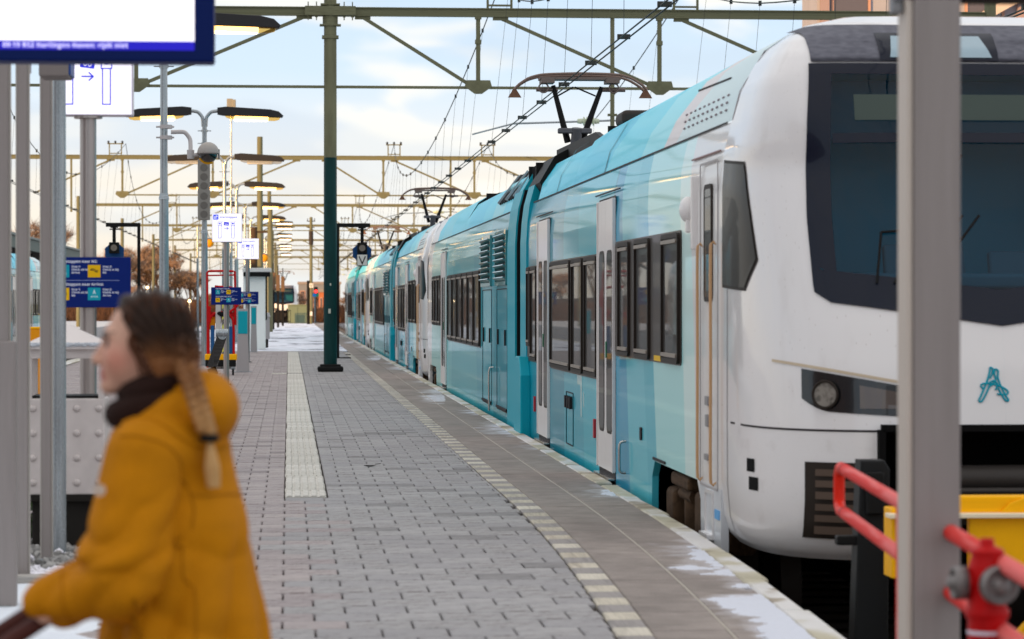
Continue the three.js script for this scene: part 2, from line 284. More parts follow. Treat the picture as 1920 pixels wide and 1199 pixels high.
  for (let z = 9, i = 0; z < FAR - 3; i++) {
    const L = z < 22 ? 0.8 : z < 60 ? 1.2 : 4, z1 = z + L, b0 = bend(z), b1 = bend(z1), g = 0.004, y = (R() - 0.5) * 0.004;
    part('edge_slab', slab(X1 - b0, XM - b0, z + g, X1 - b1, XM - b1, z1 - g, -0.075, y), slabM, platform);
    part('edge_slab', slab(XM + 0.012 - b0, X2 - b0, z + g, XM + 0.012 - b1, X2 - b1, z1 - g, -0.075, y + 0.002), slabM, platform);
    if (i % 2 === 0 || L > 2) { const z2 = z + (L > 2 ? L : 2 * L), b2 = bend(z2); const e0 = z < 22 ? (R() - 0.5) * 0.04 : 0, e1 = z < 22 ? (R() - 0.5) * 0.04 : 0; part('edge_stone', slab(X2 + 0.006 - b0, EDGE + e0 - b0, z + g, X2 + 0.006 - b2, EDGE + e1 - b2, z2 - g, -0.16, y + 0.004, 0.012), edgeM, platform); }
    z = z1;
  }
  const mortar = []; for (let z = 9; z < 60; z += 1) mortar.push(slab(XM + 0.0005 - bend(z), XM + 0.0115 - bend(z), z, XM + 0.0005 - bend(z + 1), XM + 0.0115 - bend(z + 1), z + 1, -0.06, -0.003, 0.001));
  part('mortar_joint', mortar, std('#b9b2a6', 0.9), platform);
  // left edge of the platform
  part('edge_kerb', place(rb(0.36, 0.2, FAR + 3, 0.02), LEFT + 0.18, -0.1, -(FAR - 3) / 2), edgeM, platform);
}
// planting strip with gravel at the near left, snow beside it
{
  const R = rng(31);
  const g = new THREE.IcosahedronGeometry(0.022, 0), N = 5200, im = new THREE.InstancedMesh(g, std('#ffffff', 0.9), N), m = new THREE.Matrix4(), c = new THREE.Color();
  for (let i = 0; i < N; i++) {
    const x = lerp(-2.9, -0.98, R()), z = lerp(15.28, 18.8, R()), s = 0.6 + R() * 1.1, w = fbm(x * 3, z * 3, 7, 3) > 0.52;
    im.setMatrixAt(i, m.compose(V(x, 0.0 + R() * 0.03, -z), new THREE.Quaternion().setFromEuler(new THREE.Euler(R() * 6, R() * 6, R() * 6)), V(s, s * 0.7, s)));
    const k = w ? 0.75 + 0.2 * R() : 0.12 + R() * 0.32; im.setColorAt(i, c.setRGB(k, k * 0.97, k * (w ? 1.03 : 0.93)));
  }
  im.name = 'gravel'; im.userData = { kind: 'stuff', label: 'grey gravel dusted with snow round the litter bin', category: 'gravel' }; im.castShadow = im.receiveShadow = true; scene.add(im);
  single('kerb', 'pale concrete kerb in front of the gravel strip with the bin', 'kerb', rb(1.98, 0.14, 0.1, 0.012, -1.94, 0.0, -15.2), std('#b9b4ae', 0.85, 0, { map: mottle([0.95, 0.95, 0.95], 0.2, 8, 101) }));
  const sn = grid(46, 50, (u, v) => { const x = lerp(-3.6, -0.55, u), z = lerp(10.2, 15.14, v); const e = Math.min(u, 1 - u, v * 1.2, (1 - v) * 3 + 0.1) * 5 + (fbm(x * 3, z * 3, 8, 4) - 0.5) * 1.6; return V(x, -0.02 + 0.05 * step(0.0, 0.9, e) + 0.012 * fbm(x * 8, z * 8, 9, 3), -z); });
  struct('snow', sn, C.snow);
}
function leafPlant(label, x, z, h, seed) {
  const R = rng(seed), t = thing('leafy_weed', label, 'plant', V(x, 0, -z), 'weeds in the gravel strip'), st = [], lv = [];
  for (let i = 0; i < 5; i++) {
    const a = R() * 6.3, top = V(Math.cos(a) * h * 0.35, h * (0.6 + R() * 0.4), Math.sin(a) * h * 0.35), pts = [V(0, 0, 0), V(top.x * 0.3, top.y * 0.55, top.z * 0.3), top];
    st.push(pipe(pts, 0.004, 5, 8));
    const cv = new THREE.CatmullRomCurve3(pts);
    for (let k = 1; k <= 9; k++) { const p = cv.getPoint(k / 9), b = R() * 6.3, L = 0.05 + R() * 0.04, q = new THREE.SphereGeometry(1, 6, 4); q.scale(L, 0.004, L * 0.55); q.translate(L, 0, 0); lv.push(place(q, p.x, p.y, p.z, b, (R() - 0.5) * 0.9, (R() - 0.5) * 1.2)); }
  }
  part('stem', st, std('#4b5a2c', 0.8), t); part('foliage', lv, std('#3f6128', 0.6), t);
}
leafPlant('green weed with small leaves growing at the back of the gravel, left of the bin', -1.62, 17.9, 0.34, 3);
leafPlant('green weed with small leaves growing low beside the kerb, below the bin', -1.66, 15.9, 0.2, 4);

// ---------------------------------------------------------------- overhead line portals and wires
function portal(label, z, colX) {
  const t = thing('catenary_portal', label, 'catenary portal', V(0, 0, -z), 'steel portals that carry the overhead wires'), M = C.olive, Y = 7.84, B = (x0, x1) => [bx(x1 - x0, 0.022, 0.16, (x0 + x1) / 2, Y + 0.084, 0), bx(x1 - x0, 0.022, 0.16, (x0 + x1) / 2, Y - 0.084, 0), bx(x1 - x0, 0.146, 0.02, (x0 + x1) / 2, Y, 0.03)];
  part('beam', [...B(-13.5, 15.5)], M, t);
  for (const x of [-13.5, 15.5]) part('end_column', [rod(V(x, -1, 0), V(x, 8.4, 0), 0.15, 0.13, 12)], M, t);
  if (z < 70) {
    part('column', [rod(V(colX, 4.66, 0), V(colX, 9.3, 0), 0.14, 0.135, 20)], M, t);
    part('column_base', [rod(V(colX, 0.06, 0), V(colX, 4.66, 0), 0.146, 0.142, 8)], C.green, t).rotation.y = 0;
    parts('foot_block', [rb(0.56, 0.12, 0.5, 0.04, colX, 0.06, 0), rb(0.46, 0.06, 0.4, 0.03, colX, 0.135, 0)], C.black, t);
    parts('splice_plate', [bx(1.1, 0.2, 0.03, colX, Y + 0.005, 0.165), bx(1.1, 0.2, 0.03, colX, Y + 0.005, -0.165), ...[-0.48, -0.3, 0.3, 0.48].flatMap(d => [rod(V(colX + d, Y - 0.2, 0.12), V(colX + d, Y + 0.2, 0.12), 0.012), rod(V(colX + d - 0.03, Y - 0.12, 0.12), V(colX + d + 0.03, Y - 0.12, 0.12), 0.02)])], M, t);
    parts('collar', [rod(V(colX, Y - 0.32, 0), V(colX, Y - 0.1, 0), 0.165, 0.165, 16), bx(0.46, 0.03, 0.3, colX, Y - 0.3, 0), bx(0.42, 0.03, 0.3, colX, Y + 0.15, 0), bx(0.36, 0.06, 0.3, colX, Y - 0.56, 0)], M, t);
    parts('tag_plate', [bx(0.05, 0.1, 0.004, colX - 0.02, 1.32, 0.152), bx(0.03, 0.05, 0.004, colX, 1.9, 0.15)], std('#b9c0b4', 0.5), t);
  } else part('column', [rod(V(colX, 0, 0), V(colX, 8.75, 0), 0.14, 0.125, 14)], M, t);
  const nodes = [-7.2, -3.29, 4.13, 8.12];
  for (const x of nodes) {
    part('drop_post', [bx(0.09, 1.6, 0.09, x, 6.93, 0), bx(0.13, 0.09, 0.13, x, 7.2, 0), bx(0.14, 0.05, 0.14, x, 7.72, 0)], M, t);
    part('gusset', place(poly([[-0.26, 0.16], [0.26, 0.16], [0.3, 0.02], [0.08, -0.14], [-0.08, -0.14], [-0.3, 0.02]].reverse(), 0.02), x, 6.2, 0.05), M, t);
  }
  part('registration_post', [bx(0.085, 2.5, 0.085, 7.08, 6.53, 0.0), bx(0.2, 0.05, 0.12, 7.08, 5.62, 0)], M, t);
  part('registration_post', [bx(0.085, 2.3, 0.085, -9.4, 6.6, 0.0)], M, t);
  for (const [a, b, c, d] of [[1.61, 7.72, 3.95, 6.26], [4.62, 7.72, 7.95, 6.26], [8.6, 7.72, 12.0, 6.26], [0.34, 7.72, -3.1, 6.26], [-3.8, 7.72, -7.0, 6.26], [-7.7, 7.72, -11, 6.26]]) part('diagonal', [beam(V(a, b, 0), V(c, d, 0), 0.05, 0.075), bx(0.34, 0.1, 0.02, a, b, 0.02)], M, t);
  part('tie_bar', [bx(16.1, 0.06, 0.05, 0.9, 6.2, 0)], M, t);
  for (const x of [4.6, 8.7, -7.5, -0.0001].slice(0, 3)) {
    const f = part('wire_support', [bx(0.05, 0.5, 0.05, x - 0.26, 8.17, 0), bx(0.05, 0.5, 0.05, x + 0.26, 8.17, 0), bx(0.5, 0.04, 0.06, x, 8.0, 0), bx(0.7, 0.05, 0.05, x, 8.42, 0)], M, t);
    parts('insulator', [-0.3, 0, 0.3].map(d => place(lathe([[0, -0.07], [0.05, -0.06], [0.03, -0.03], [0.06, -0.02], [0.03, 0.01], [0.06, 0.02], [0.03, 0.05], [0.0, 0.07]], 10), x + d, 8.49, 0)), C.dark, f);
  }
  // steady arm with its pair of ribbed insulators
  const arm = part('steady_arm', [rod(V(7.08, 5.5, 0), V(4.9, 5.42, 0), 0.022), rod(V(4.9, 5.42, 0), V(4.0, 5.18, 0), 0.018), rod(V(7.08, 5.5, 0), V(9.1, 5.35, 0), 0.02)], C.galv, t);
  for (const x of [6.55, 7.62]) part('insulator', place(lathe([[0, -0.24], [0.05, -0.24], [0.06, -0.16], ...[-0.14, -0.07, 0.0, 0.07].flatMap(y => [[0.05, y], [0.1, y + 0.02], [0.1, y + 0.035], [0.05, y + 0.055]]), [0.06, 0.16], [0.05, 0.24], [0, 0.24]], 14), x, 5.48, 0, 0, 0, PI / 2), x < 7 ? C.ceramic : C.ceramic, arm);
  return t;
}
const ordinal = ['second', 'third', 'fourth', 'fifth', 'sixth', 'seventh', 'eighth', 'ninth'];
const SPANS = [0.5, 62.8, 126, 187, 236, 290, 345, 400];
SPANS.slice(1).forEach((z, i) => portal(i === 0 ? 'nearest olive steel portal over the platform, on a column with dark green lower half' : `${ordinal[i - 1]} olive steel portal along the platform, counted from the nearest one`, z, i === 0 ? 0.905 : i < 3 ? -1.25 : -1.6));
function overhead(label, X, from = 0) {
  const t = thing('overhead_line', label, 'overhead wire'), con = [], mes = [], dr = [], cl = [];
  for (const dx of [-0.05, 0.05]) con.push(rod(V(X + dx, 4.78, -SPANS[from]), V(X + dx, 4.78, -400), 0.011, 0.011, 6));
  for (let s = from; s < SPANS.length - 1; s++) {
    const a = SPANS[s], b = SPANS[s + 1], P = u => V(X + 0.45 * (1 - 4 * u * (1 - u)), 8.42 - 2.55 * 4 * u * (1 - u), -lerp(a, b, u)), pts = [];
    for (let k = 0; k <= 16; k++) pts.push(P(k / 16));
    mes.push(pipe(pts, 0.013, 5, 32));
    for (let k = 1; k < 16; k++) { const p = P(k / 16); dr.push(rod(V(p.x, p.y, p.z), V(X, 4.78, p.z), 0.0035, 0.0035, 4)); if (s < 4) cl.push(bx(0.05, 0.09, 0.06, p.x, p.y, p.z), bx(0.16, 0.06, 0.05, X, 4.8, p.z)); }
  }
  parts('contact_wire', con, C.wire, t); parts('carrying_wire', mes, C.wire, t);
  part('droppers', dr, C.wire, t).userData.kind = 'stuff'; part('clamps', cl, C.wire, t).userData.kind = 'stuff';
}
overhead('overhead wires with thin droppers hanging above the turquoise trains', 4.15);
overhead('overhead wires above the second track, behind the turquoise trains', 8.25);
overhead('overhead wires above the track on the left side of the platform', -7.5);
// ---------------------------------------------------------------- trains
// One unit of two cars, nose to nose 42.05 m; local z runs back from the near nose. Heights are above the platform.
const Z0 = 16.45, ULEN = 42.05, XC = 4.16, HW = 1.41, ZJ = 18.2 - Z0, nAt = y => 3.6 + 3.6 * step(2.25, 3.0, y);
const SEC = [[-1.395, -0.74], [-HW, -0.2], [-HW, 2.2], [-1.395, 2.44], [-1.345, 2.64]], ROOF = [[-1.338, 2.655], [-1.29, 2.84], [-1.13, 3.1], [-0.96, 3.215], [-0.7, 3.285], [-0.35, 3.31], [0, 3.32]];
const look = (tbl, y) => { let k = 0; while (k < tbl.length - 2 && tbl[k + 1][0] < y) k++; return lerp(tbl[k][1], tbl[k + 1][1], clamp((y - tbl[k][0]) / (tbl[k + 1][0] - tbl[k][0]))); };
const wAt = y => look([[-0.03, 1.29], [0.03, 1.35], [0.15, 1.39], [0.35, 1.408], [0.75, HW], [2.2, HW], [2.44, 1.395], [2.64, 1.345], [2.84, 1.29], [3.0, 1.2], [3.1, 1.125], [3.215, 0.96], [3.285, 0.7], [3.31, 0.35], [3.32, 0.02]], y);
const zfAt = y => look([[-0.03, 16.72], [0.03, 16.6], [0.15, 16.49], [0.35, 16.45], [0.75, 16.46], [1.1, 16.5], [1.36, 16.56], [2.0, 16.74], [2.6, 16.93], [2.9, 17.04], [3.0, 17.1], [3.1, 17.22], [3.215, 17.5], [3.285, 17.8], [3.31, 18.0], [3.32, 18.19]], y) - Z0;
function front(dx, y, off = 0) {                         // the nose surface at an offset from the centre line and a height
  const s = (dx, y) => { const w = wAt(y), k = clamp(Math.abs(dx) / w, 0, 0.99999); return ZJ - (ZJ - zfAt(y)) * Math.pow(1 - Math.pow(k, nAt(y)), 1 / nAt(y)); };
  const p = V(dx, y, -s(dx, y));
  if (off) { const e = 0.01, tx = V(2 * e, 0, -(s(dx + e, y) - s(dx - e, y))), ty = V(0, 2 * e, -(s(dx, y + e) - s(dx, y - e))); p.addScaledVector(tx.cross(ty).normalize(), off); }
  return p;
}
function flank(z, y, off = 0) { const w = wAt(y), s = z - Z0; const k = clamp((ZJ - s) / (ZJ - zfAt(y)), 0, 1); return V(-w * Math.pow(1 - Math.pow(k, nAt(y)), 1 / nAt(y)) - off, y, -s + off * 0.6 * k); }
const patch = (top, bot, dx0, dx1, nu, nv, off) => grid(nu, nv, (u, v) => { const dx = lerp(dx0, dx1, u); return front(dx, lerp(bot(dx, u), top(dx, u), v), off); });

// livery: flat print of slanted colour fields over the sides
const livery = (L, fields, base) => canvas(2048, 512, (c, W, H) => {
  c.fillStyle = base; c.fillRect(0, 0, W, H);
  for (const [col, pts] of fields) { c.fillStyle = col; c.beginPath(); pts.forEach(([z, y], i) => c[i ? 'lineTo' : 'moveTo']((z) / L * W, (2.66 - y) / 3.4 * H)); c.closePath(); c.fill(); }
});
const LA = 14.9, LB = 20.75;                              // car A: z 18.2..33.1, car B: 36..56.75 (both measured from the near end of the car's side)
const liveA = livery(LA, [
  ['#008ea5', [[15, 2.7], [8.9, 2.7], [10.4, -0.8], [15, -0.8]]],
  ['#17a8be', [[10.6, 2.7], [9.2, 2.7], [8.0, -0.8], [10.4, -0.8]]],
  ['#2bb6c9', [[9.2, 2.7], [6.2, 2.7], [6.0, -0.8], [8.3, -0.8]]],
  ['#189cc0', [[6.1, 2.7], [5.4, 2.7], [4.5, -0.8], [6.0, -0.8]]],
  ['#58c2d2', [[5.6, 2.7], [4.4, 2.7], [3.2, -0.8], [4.7, -0.8]]],
  ['#44b9cb', [[4.6, 2.7], [3.6, 2.7], [2.6, -0.8], [3.4, -0.8]]],
  ['#a9e4e4', [[3.9, 2.7], [1.7, 2.7], [1.0, -0.8], [2.9, -0.8]]],
  ['#d3f0ec', [[2.0, 2.7], [1.35, 2.7], [0.95, -0.8], [1.5, -0.8]]],
  ['#e6e4e2', [[1.5, 2.7], [-1, 2.7], [-1, -0.8], [1.05, 0.2]]],
  ['#cfd2d6', [[0.95, 0.30], [-1, 0.30], [-1, -0.8], [0.8, -0.8]]],
], '#008ea5');
const liveB = livery(LB, [
  ['#1aa3b6', [[3.5, 2.7], [7, 2.7], [5.6, -0.8], [2.5, -0.8]]],
  ['#39aebb', [[7, 2.7], [12, 2.7], [13, -0.8], [5.6, -0.8]]],
  ['#5cbcc4', [[12, 2.7], [16, 2.7], [17, -0.8], [13, -0.8]]],
  ['#a5dad6', [[15, 2.7], [19.3, 2.7], [19.8, -0.8], [16.6, -0.8]]],
  ['#e6e4e2', [[19.2, 2.7], [21, 2.7], [21, -0.8], [19.6, -0.8]]],
], '#0d96aa');
const waves = tex(256, 256, (u, v) => 0.5 + 0.5 * (fbm(u * 3, v * 5, 201, 3, 3, 5) - 0.5) + 0.05 * Math.sin(u * 40), false);
const coat = (map, k = 0.45) => phys('#ffffff', 0.38, 0, { map, specularIntensity: 0.2, clearcoat: k, clearcoatRoughness: 0.04, bumpMap: rep(waves, 3, 1), bumpScale: 0.006 });
const roofTex = (L, fields, base) => canvas(1024, 256, (c, W, H) => { c.fillStyle = base; c.fillRect(0, 0, W, H); for (const [col, pts] of fields) { c.fillStyle = col; c.beginPath(); pts.forEach(([z, v], i) => c[i ? 'lineTo' : 'moveTo'](z / L * W, (1 - v) * H)); c.closePath(); c.fill(); } });
const roofA = roofTex(LA, [['#35c6e4', [[10.5, 0], [7.3, 0], [6.0, 1], [8.6, 1]]], ['#5cd6ea', [[7.4, 0], [4.6, 0], [3.6, 1], [6.1, 1]]], ['#8ce2ee', [[4.8, 0], [3.2, 0], [1.9, 1], [3.7, 1]]], ['#dcd4d2', [[3.4, 0], [2.6, 0], [1.0, 1], [2.1, 1]]], ['#cfe3e4', [[2.7, 0], [-1, 0], [-1, 1], [1.1, 1]]]], '#45cde8');
const roofB = roofTex(LB, [['#7fd3e0', [[2, 0], [4, 0], [3.2, 1], [1, 1]]], ['#35c6e4', [[6, 0], [9.5, 0], [9, 1], [5.5, 1]]], ['#62cde0', [[14, 0], [17, 0], [16.5, 1], [14.5, 1]]], ['#e2e2e2', [[18.6, 0], [21, 0], [21, 1], [18.2, 1]]]], '#4bcde5');
const T = {
  sideA: coat(liveA), sideB: coat(liveB), roofA: coat(roofA, 0.14), roofB: coat(roofB, 0.14), white: phys('#e6e2e1', 0.3, 0, { specularIntensity: 0.6, clearcoat: 0.7, clearcoatRoughness: 0.06, map: tex(512, 512, (u, v) => { const d = step(0.62, 0.8, fbm(u * 9, v * 9, 231, 5, 9, 9)) * 0.035, sp = hash2(u * 512 | 0, v * 512 | 0, 232) > 0.9985 ? 0.25 : 0; return [0, 1, 2].map(c => 1 - (d + sp) * [0.8, 0.9, 1][c]); }) }),
  teal: phys('#00a0b4', 0.5, 0, { specularIntensity: 0.3, clearcoat: 0.12, clearcoatRoughness: 0.1 }), glass: phys('#1d1815', 0.4, 0, { specularIntensity: 0.2, clearcoat: 0.42, clearcoatRoughness: 0.015 }), cabGlass: phys('#14110f', 0.3, 0, { specularIntensity: 0.15, clearcoat: 0.12, clearcoatRoughness: 0.02 }), band: phys('#3a322d', 0.45, 0, { specularIntensity: 0.3, clearcoat: 0.14, clearcoatRoughness: 0.05 }),
  frame: std('#2e2722', 0.55), lip: std('#91877d', 0.4), screen: phys('#a6cddd', 0.02, 0, { transmission: 1, thickness: 0, ior: 1.3 }), mask: phys('#0b1224', 0.3, 0, { specularIntensity: 0.3, clearcoat: 0.25, clearcoatRoughness: 0.03 }),
  door: phys('#e0dbd9', 0.45, 0.0, { clearcoat: 0.25, clearcoatRoughness: 0.06 }), line: std('#2a2426', 0.6), handrail: std('#c79e74', 0.42, 0.2), louvre: phys('#2f7f84', 0.3, 0, { clearcoat: 0.5 }), deep: std('#07282b', 0.7),
  bogie: std('#54402f', 0.85, 0, { map: mottle([0.95, 0.95, 0.95], 0.3, 8, 202) }), pit: std('#0c0b0b', 0.9), lamp: phys('#8f8a82', 0.2, 0.2, { clearcoat: 0.6, map: mottle([0.9, 0.9, 0.9], 0.5, 6, 221) }), lens: phys('#4a3a30', 0.2, 0, { clearcoat: 1 }),
};
const side = (s0, s1, y0, y1, th, r = 0.02, bevel = 0) => place(poly(rounded(s0, y0, s1, y1, r), th, bevel), -HW - th, 0, 0, PI / 2);           // a panel standing proud of the left side
const sideRing = (s0, s1, y0, y1, th, r, b) => place(poly(rounded(s0, y0, s1, y1, r), th, 0, [rounded(s0 + b, y0 + b, s1 - b, y1 - b, Math.max(r - b, 0.01)).reverse()]), -HW - th, 0, 0, PI / 2);
function windowPane(s0, s1, y0, y1, parent) {            // a framed pane with lighter lips at top and bottom
  const w = part('window', sideRing(s0, s1, y0, y1, 0.03, 0.06, 0.035), T.frame, parent);
  part('pane', side(s0 + 0.03, s1 - 0.03, y0 + 0.03, y1 - 0.03, 0.014, 0.05), T.glass, w);
  parts('sill', [side(s0 + 0.06, s1 - 0.06, y0 + 0.045, y0 + 0.072, 0.036, 0.01), side(s0 + 0.06, s1 - 0.06, y1 - 0.072, y1 - 0.045, 0.036, 0.01)], T.lip, w);
}
function doorPair(s0, s1, y0, y1, win0, win1, parent) {
  const d = part('door', [side(s0, s1, y0 - 0.15, y1 + 0.02, 0.004, 0.01)], T.line, parent), m = (s0 + s1) / 2;
  for (const [a, b] of [[s0 + 0.04, m - 0.008], [m + 0.008, s1 - 0.04]]) {
    part('door_leaf', side(a, b, y0, y1, 0.016, 0.012, 0.002), T.door, d);
    part('door_window', [side(a + 0.1, b - 0.1, win0, win1, 0.022, 0.09)], T.glass, d);
    part('door_window_seal', [sideRing(a + 0.075, b - 0.075, win0 - 0.025, win1 + 0.025, 0.021, 0.1, 0.03)], T.frame, d);
  }
  parts('door_pillar', [side(s0, s0 + 0.035, y0, y1, 0.03, 0.01), side(s1 - 0.035, s1, y0, y1, 0.03, 0.01)], T.door, d);
  parts('door_step', [side(s0 + 0.03, s1 - 0.03, y0 - 0.07, y0 - 0.045, 0.06, 0.008), side(s0 + 0.03, s1 - 0.03, y0 - 0.12, y0 - 0.1, 0.05, 0.008)], C.steel, d);
  part('door_button', [side(m - 0.1, m - 0.06, 1.02, 1.16, 0.028, 0.01)], std('#0b7c58', 0.4), d);
  part('drip_rail', [side(s0 - 0.35, s1 + 0.3, y1 + 0.06, y1 + 0.072, 0.008, 0.004)], T.line, d);
}
function buildUnit() {
  const t = thing('passenger_train', 'nearest turquoise train, its white cab end facing the viewer at the platform end', 'train', V(XC, 0, -Z0), 'turquoise trains standing coupled at the platform');
  const z = q => q - Z0;                                  // measured distances are from the camera
  const wallGeo = (za, zb, arches) => {
    const o = [[z(za), -0.2], [z(za), -0.74]];
    for (const [a, b, h] of arches) o.push([z(a), -0.74], [z(a) + 0.06, h - 0.12], [z(a) + 0.22, h], [z(b) - 0.22, h], [z(b) - 0.06, h - 0.12], [z(b), -0.74]);
    o.push([z(zb), -0.74], [z(zb), 2.2], [z(za), 2.2]);
    const flat = place(poly(o.slice(1), 0.05), -HW, 0, 0, PI / 2), L = zb - za, P = flat.attributes.position, U = flat.attributes.uv;
    const top = grid(Math.round(L), 4, (u, v) => { const y = lerp(2.2, 2.645, v); return V(-wAt(y), y, -lerp(z(zb), z(za), u)); });
    const g = [tidy(flat), tidy(top), tidy(grid(2, 6, (u, v) => { const y = lerp(-0.74, 2.645, v); return V(Math.min(HW, wAt(Math.max(y, 0.75))), y, -lerp(z(za), z(zb), u)); }))];
    for (const q of g) { const p = q.attributes.position, w = q.attributes.uv; for (let i = 0; i < p.count; i++) w.setXY(i, (-p.getZ(i) - z(za)) / L, (p.getY(i) + 0.74) / 3.4); }
    return join(g);
  };
  const roofGeo = (za, zb, pts, full = true) => { const list = full ? [...pts, ...pts.slice(0, -1).map(([x, y]) => [-x, y]).reverse()] : pts; const g = grid(Math.ceil((zb - za) / 2), list.length - 1, (u, v) => { const q = v * (list.length - 1), k = Math.min(Math.floor(q), list.length - 2), f = q - k; return V(lerp(list[k][0], list[k + 1][0], f), lerp(list[k][1], list[k + 1][1], f), -lerp(z(zb), z(za), u)); }); return tidy(g); };
  const uvRoof = (g, z0, L) => { const p = g.attributes.position, w = g.attributes.uv; for (let i = 0; i < p.count; i++) w.setXY(i, (-p.getZ(i) - z(z0)) / L, clamp((p.getY(i) - 2.65) / 0.68)); return g; };
  // ---- car bodies
  part('car_side', wallGeo(18.2, 33.1, [[19.05, 21.75, 0.3]]), T.sideA, t);
  part('car_side', wallGeo(36.0, 56.75, [[53.6, 56.2, 0.3]]), T.sideB, t);
  part('roof', uvRoof(join([roofGeo(18.2, 28.4, ROOF), roofGeo(28.4, 32.5, [ROOF[0], ROOF[1], [-1.13, 3.07], [-1.1, 3.07], [-1.1, 2.9]], false), roofGeo(28.4, 32.5, [[1.1, 2.9], [1.1, 3.07], [1.13, 3.07], [1.29, 2.84], [1.338, 2.655]], false)]), 18.2, LA), T.roofA, t);
  part('roof', uvRoof(join([roofGeo(35.05, 39.3, ROOF), roofGeo(46, 56.75, ROOF), roofGeo(39.3, 46, [ROOF[0], ROOF[1], [-1.13, 3.07], [-1.1, 3.07], [-1.1, 2.9]], false), roofGeo(39.3, 46, [[1.1, 2.9], [1.1, 3.07], [1.13, 3.07], [1.29, 2.84], [1.338, 2.655]], false)]), 36, LB), T.roofB, t);
  const wallAt = (q, y0, y1, w) => bx(w * 2, y1 - y0, 0.03, 0, (y0 + y1) / 2, -z(q));
  part('roof_well', [bx(2.2, 0.02, 4.1, 0, 2.9, -z(30.45)), bx(2.2, 0.02, 6.7, 0, 2.9, -z(42.65)), wallAt(28.42, 2.9, 3.25, 1.0), wallAt(39.28, 2.9, 3.25, 1.0), wallAt(46.02, 2.9, 3.25, 1.0)], C.dark, t);
  parts('roof_equipment', [rb(1.5, 0.3, 1.1, 0.04, -0.1, 3.04, -z(29.6)), rb(1.3, 0.36, 1.3, 0.05, 0, 3.06, -z(31.3)), rb(1.2, 0.24, 1.4, 0.05, 0.2, 3.02, -z(45)), rb(0.36, 0.14, 0.6, 0.05, -0.75, 3.3, -z(28.1)), rb(0.9, 0.16, 0.8, 0.05, 0.3, 3.38, -z(48.5))], C.iron, t);
  part('seam', [uvRoof(roofGeo(18.3, 33, [[-1.352, 2.642], [-1.35, 2.657]], false), 18, 20), roofGeo(36, 56.7, [[-1.352, 2.642], [-1.35, 2.657]], false)], T.line, t);
  parts('roof_panel_joint', [25.6, 30.2].map(q => roofGeo(q, q + 0.05, ROOF.slice(0, 5).map(([x, y]) => [x * 1.003, y + 0.006]), false)), std('#1a8593', 0.5), t);
  part('nose_joint', roofGeo(18.16, 18.2, ROOF.map(([x, y]) => [x * 1.002, y + 0.004])), std('#8a7f82', 0.6), t);
  // perforations in the roof near the cab
  const holes = []; for (let i = 0; i < 10; i++) for (let k = 0; k < 3; k++) { const v = 0.2 + k * 0.12, y = lerp(2.66, 3.1, v), x = -look([[2.655, 1.338], [2.84, 1.29], [3.1, 1.13]], y) - 0.004; holes.push(bx(0.01, 0.012, 0.06, x, y, -z(18.6 + i * 0.22 + k * 0.05), 0, 0, -0.42)); }
  part('vent_holes', holes, std('#8f858a', 0.7), t).userData.kind = 'stuff';
  part('roof_hatch_edge', [beam(V(-1.19, 3.005, -z(19.2)), V(-1.165, 3.045, -z(20.9)), 0.012, 0.012)], T.line, t);
  // end frames and bellows between the two cars
  const SE = [...SEC.slice(0, 4), [-1.37, 2.64], [-1.31, 2.86]], frameAt = (q0, q1, k, name, inset) => { const o = [...SE.map(([x, y]) => [x * k, y]), ...SE.map(([x, y]) => [x * (k - inset), y]).reverse()]; const l = poly(o.reverse(), z(q1) - z(q0)); parts(name, [place(l.clone(), 0, 0, -z(q1)), place(poly(o.map(([x, y]) => [-x, y]).reverse(), z(q1) - z(q0)), 0, 0, -z(q1))], T.teal, t); };
  frameAt(33.1, 33.95, 1.012, 'end_frame', 0.2); frameAt(34.75, 36.0, 1.012, 'end_frame', 0.2);
  const arch = (q0, q1, mat, name) => { const u = [[-1.325, 2.86], [-1.15, 3.16], [-0.8, 3.35], [0, 3.4]], f = [...u, ...u.slice(0, -1).map(([x, y]) => [-x, y]).reverse()], o = [...f, ...f.map(([x, y]) => [x * 0.86, y - 0.28]).reverse()]; part(name, place(poly(o.reverse(), z(q1) - z(q0)), 0, 0, -z(q1)), mat, t); };
  arch(32.5, 33.95, C.black, 'roof_hoop'); arch(34.75, 35.05, T.teal, 'roof_hoop');
  { const o = [...SE.map(([x, y]) => [x * 0.998, y]), ...SE.map(([x, y]) => [x * 0.78, y]).reverse()]; part('gap_seal', place(poly(o.reverse(), 0.07), 0, 0, -z(34.745)), C.rubber, t); }
  parts('roof_screen', [-1, 1].map(s => place(poly([[z(28.5), 2.9], [z(33.9), 2.9], [z(33.9), 3.3], [z(29.6), 3.26], [z(28.5), 3.1]], 0.05), s * 0.98 - 0.02, 0, 0, PI / 2)), C.black, t);
  part('bellows', [bx(2.3, 3.6, 1.0, 0, 1.25, -z(34.35)), ...[0, 1, 2, 3].map(i => rb(2.44, 3.7, 0.1, 0.04, 0, 1.3, -z(34.07 + i * 0.19)))], C.rubber, t);
  parts('end_wall', [bx(2.5, 3.7, 0.06, 0, 1.3, -z(33.85)), bx(2.5, 3.7, 0.06, 0, 1.3, -z(34.85))], C.black, t);
  part('corner_step', place(poly([[0, -0.75], [0.95, -0.75], [0.95, 0.62], [0.72, 0.86], [0.2, 0.86], [0, 0.66]], 0.09, 0.015), -HW - 0.1, 0, -z(32.75), PI / 2), T.teal, t);
  parts('roof_grille', Array.from({ length: 9 }, (_, i) => beam(V(-1.3, 2.82, -z(36.4 + i * 0.3)), V(-1.02, 3.2, -z(36.4 + i * 0.3)), 0.09, 0.05)), C.black, t);
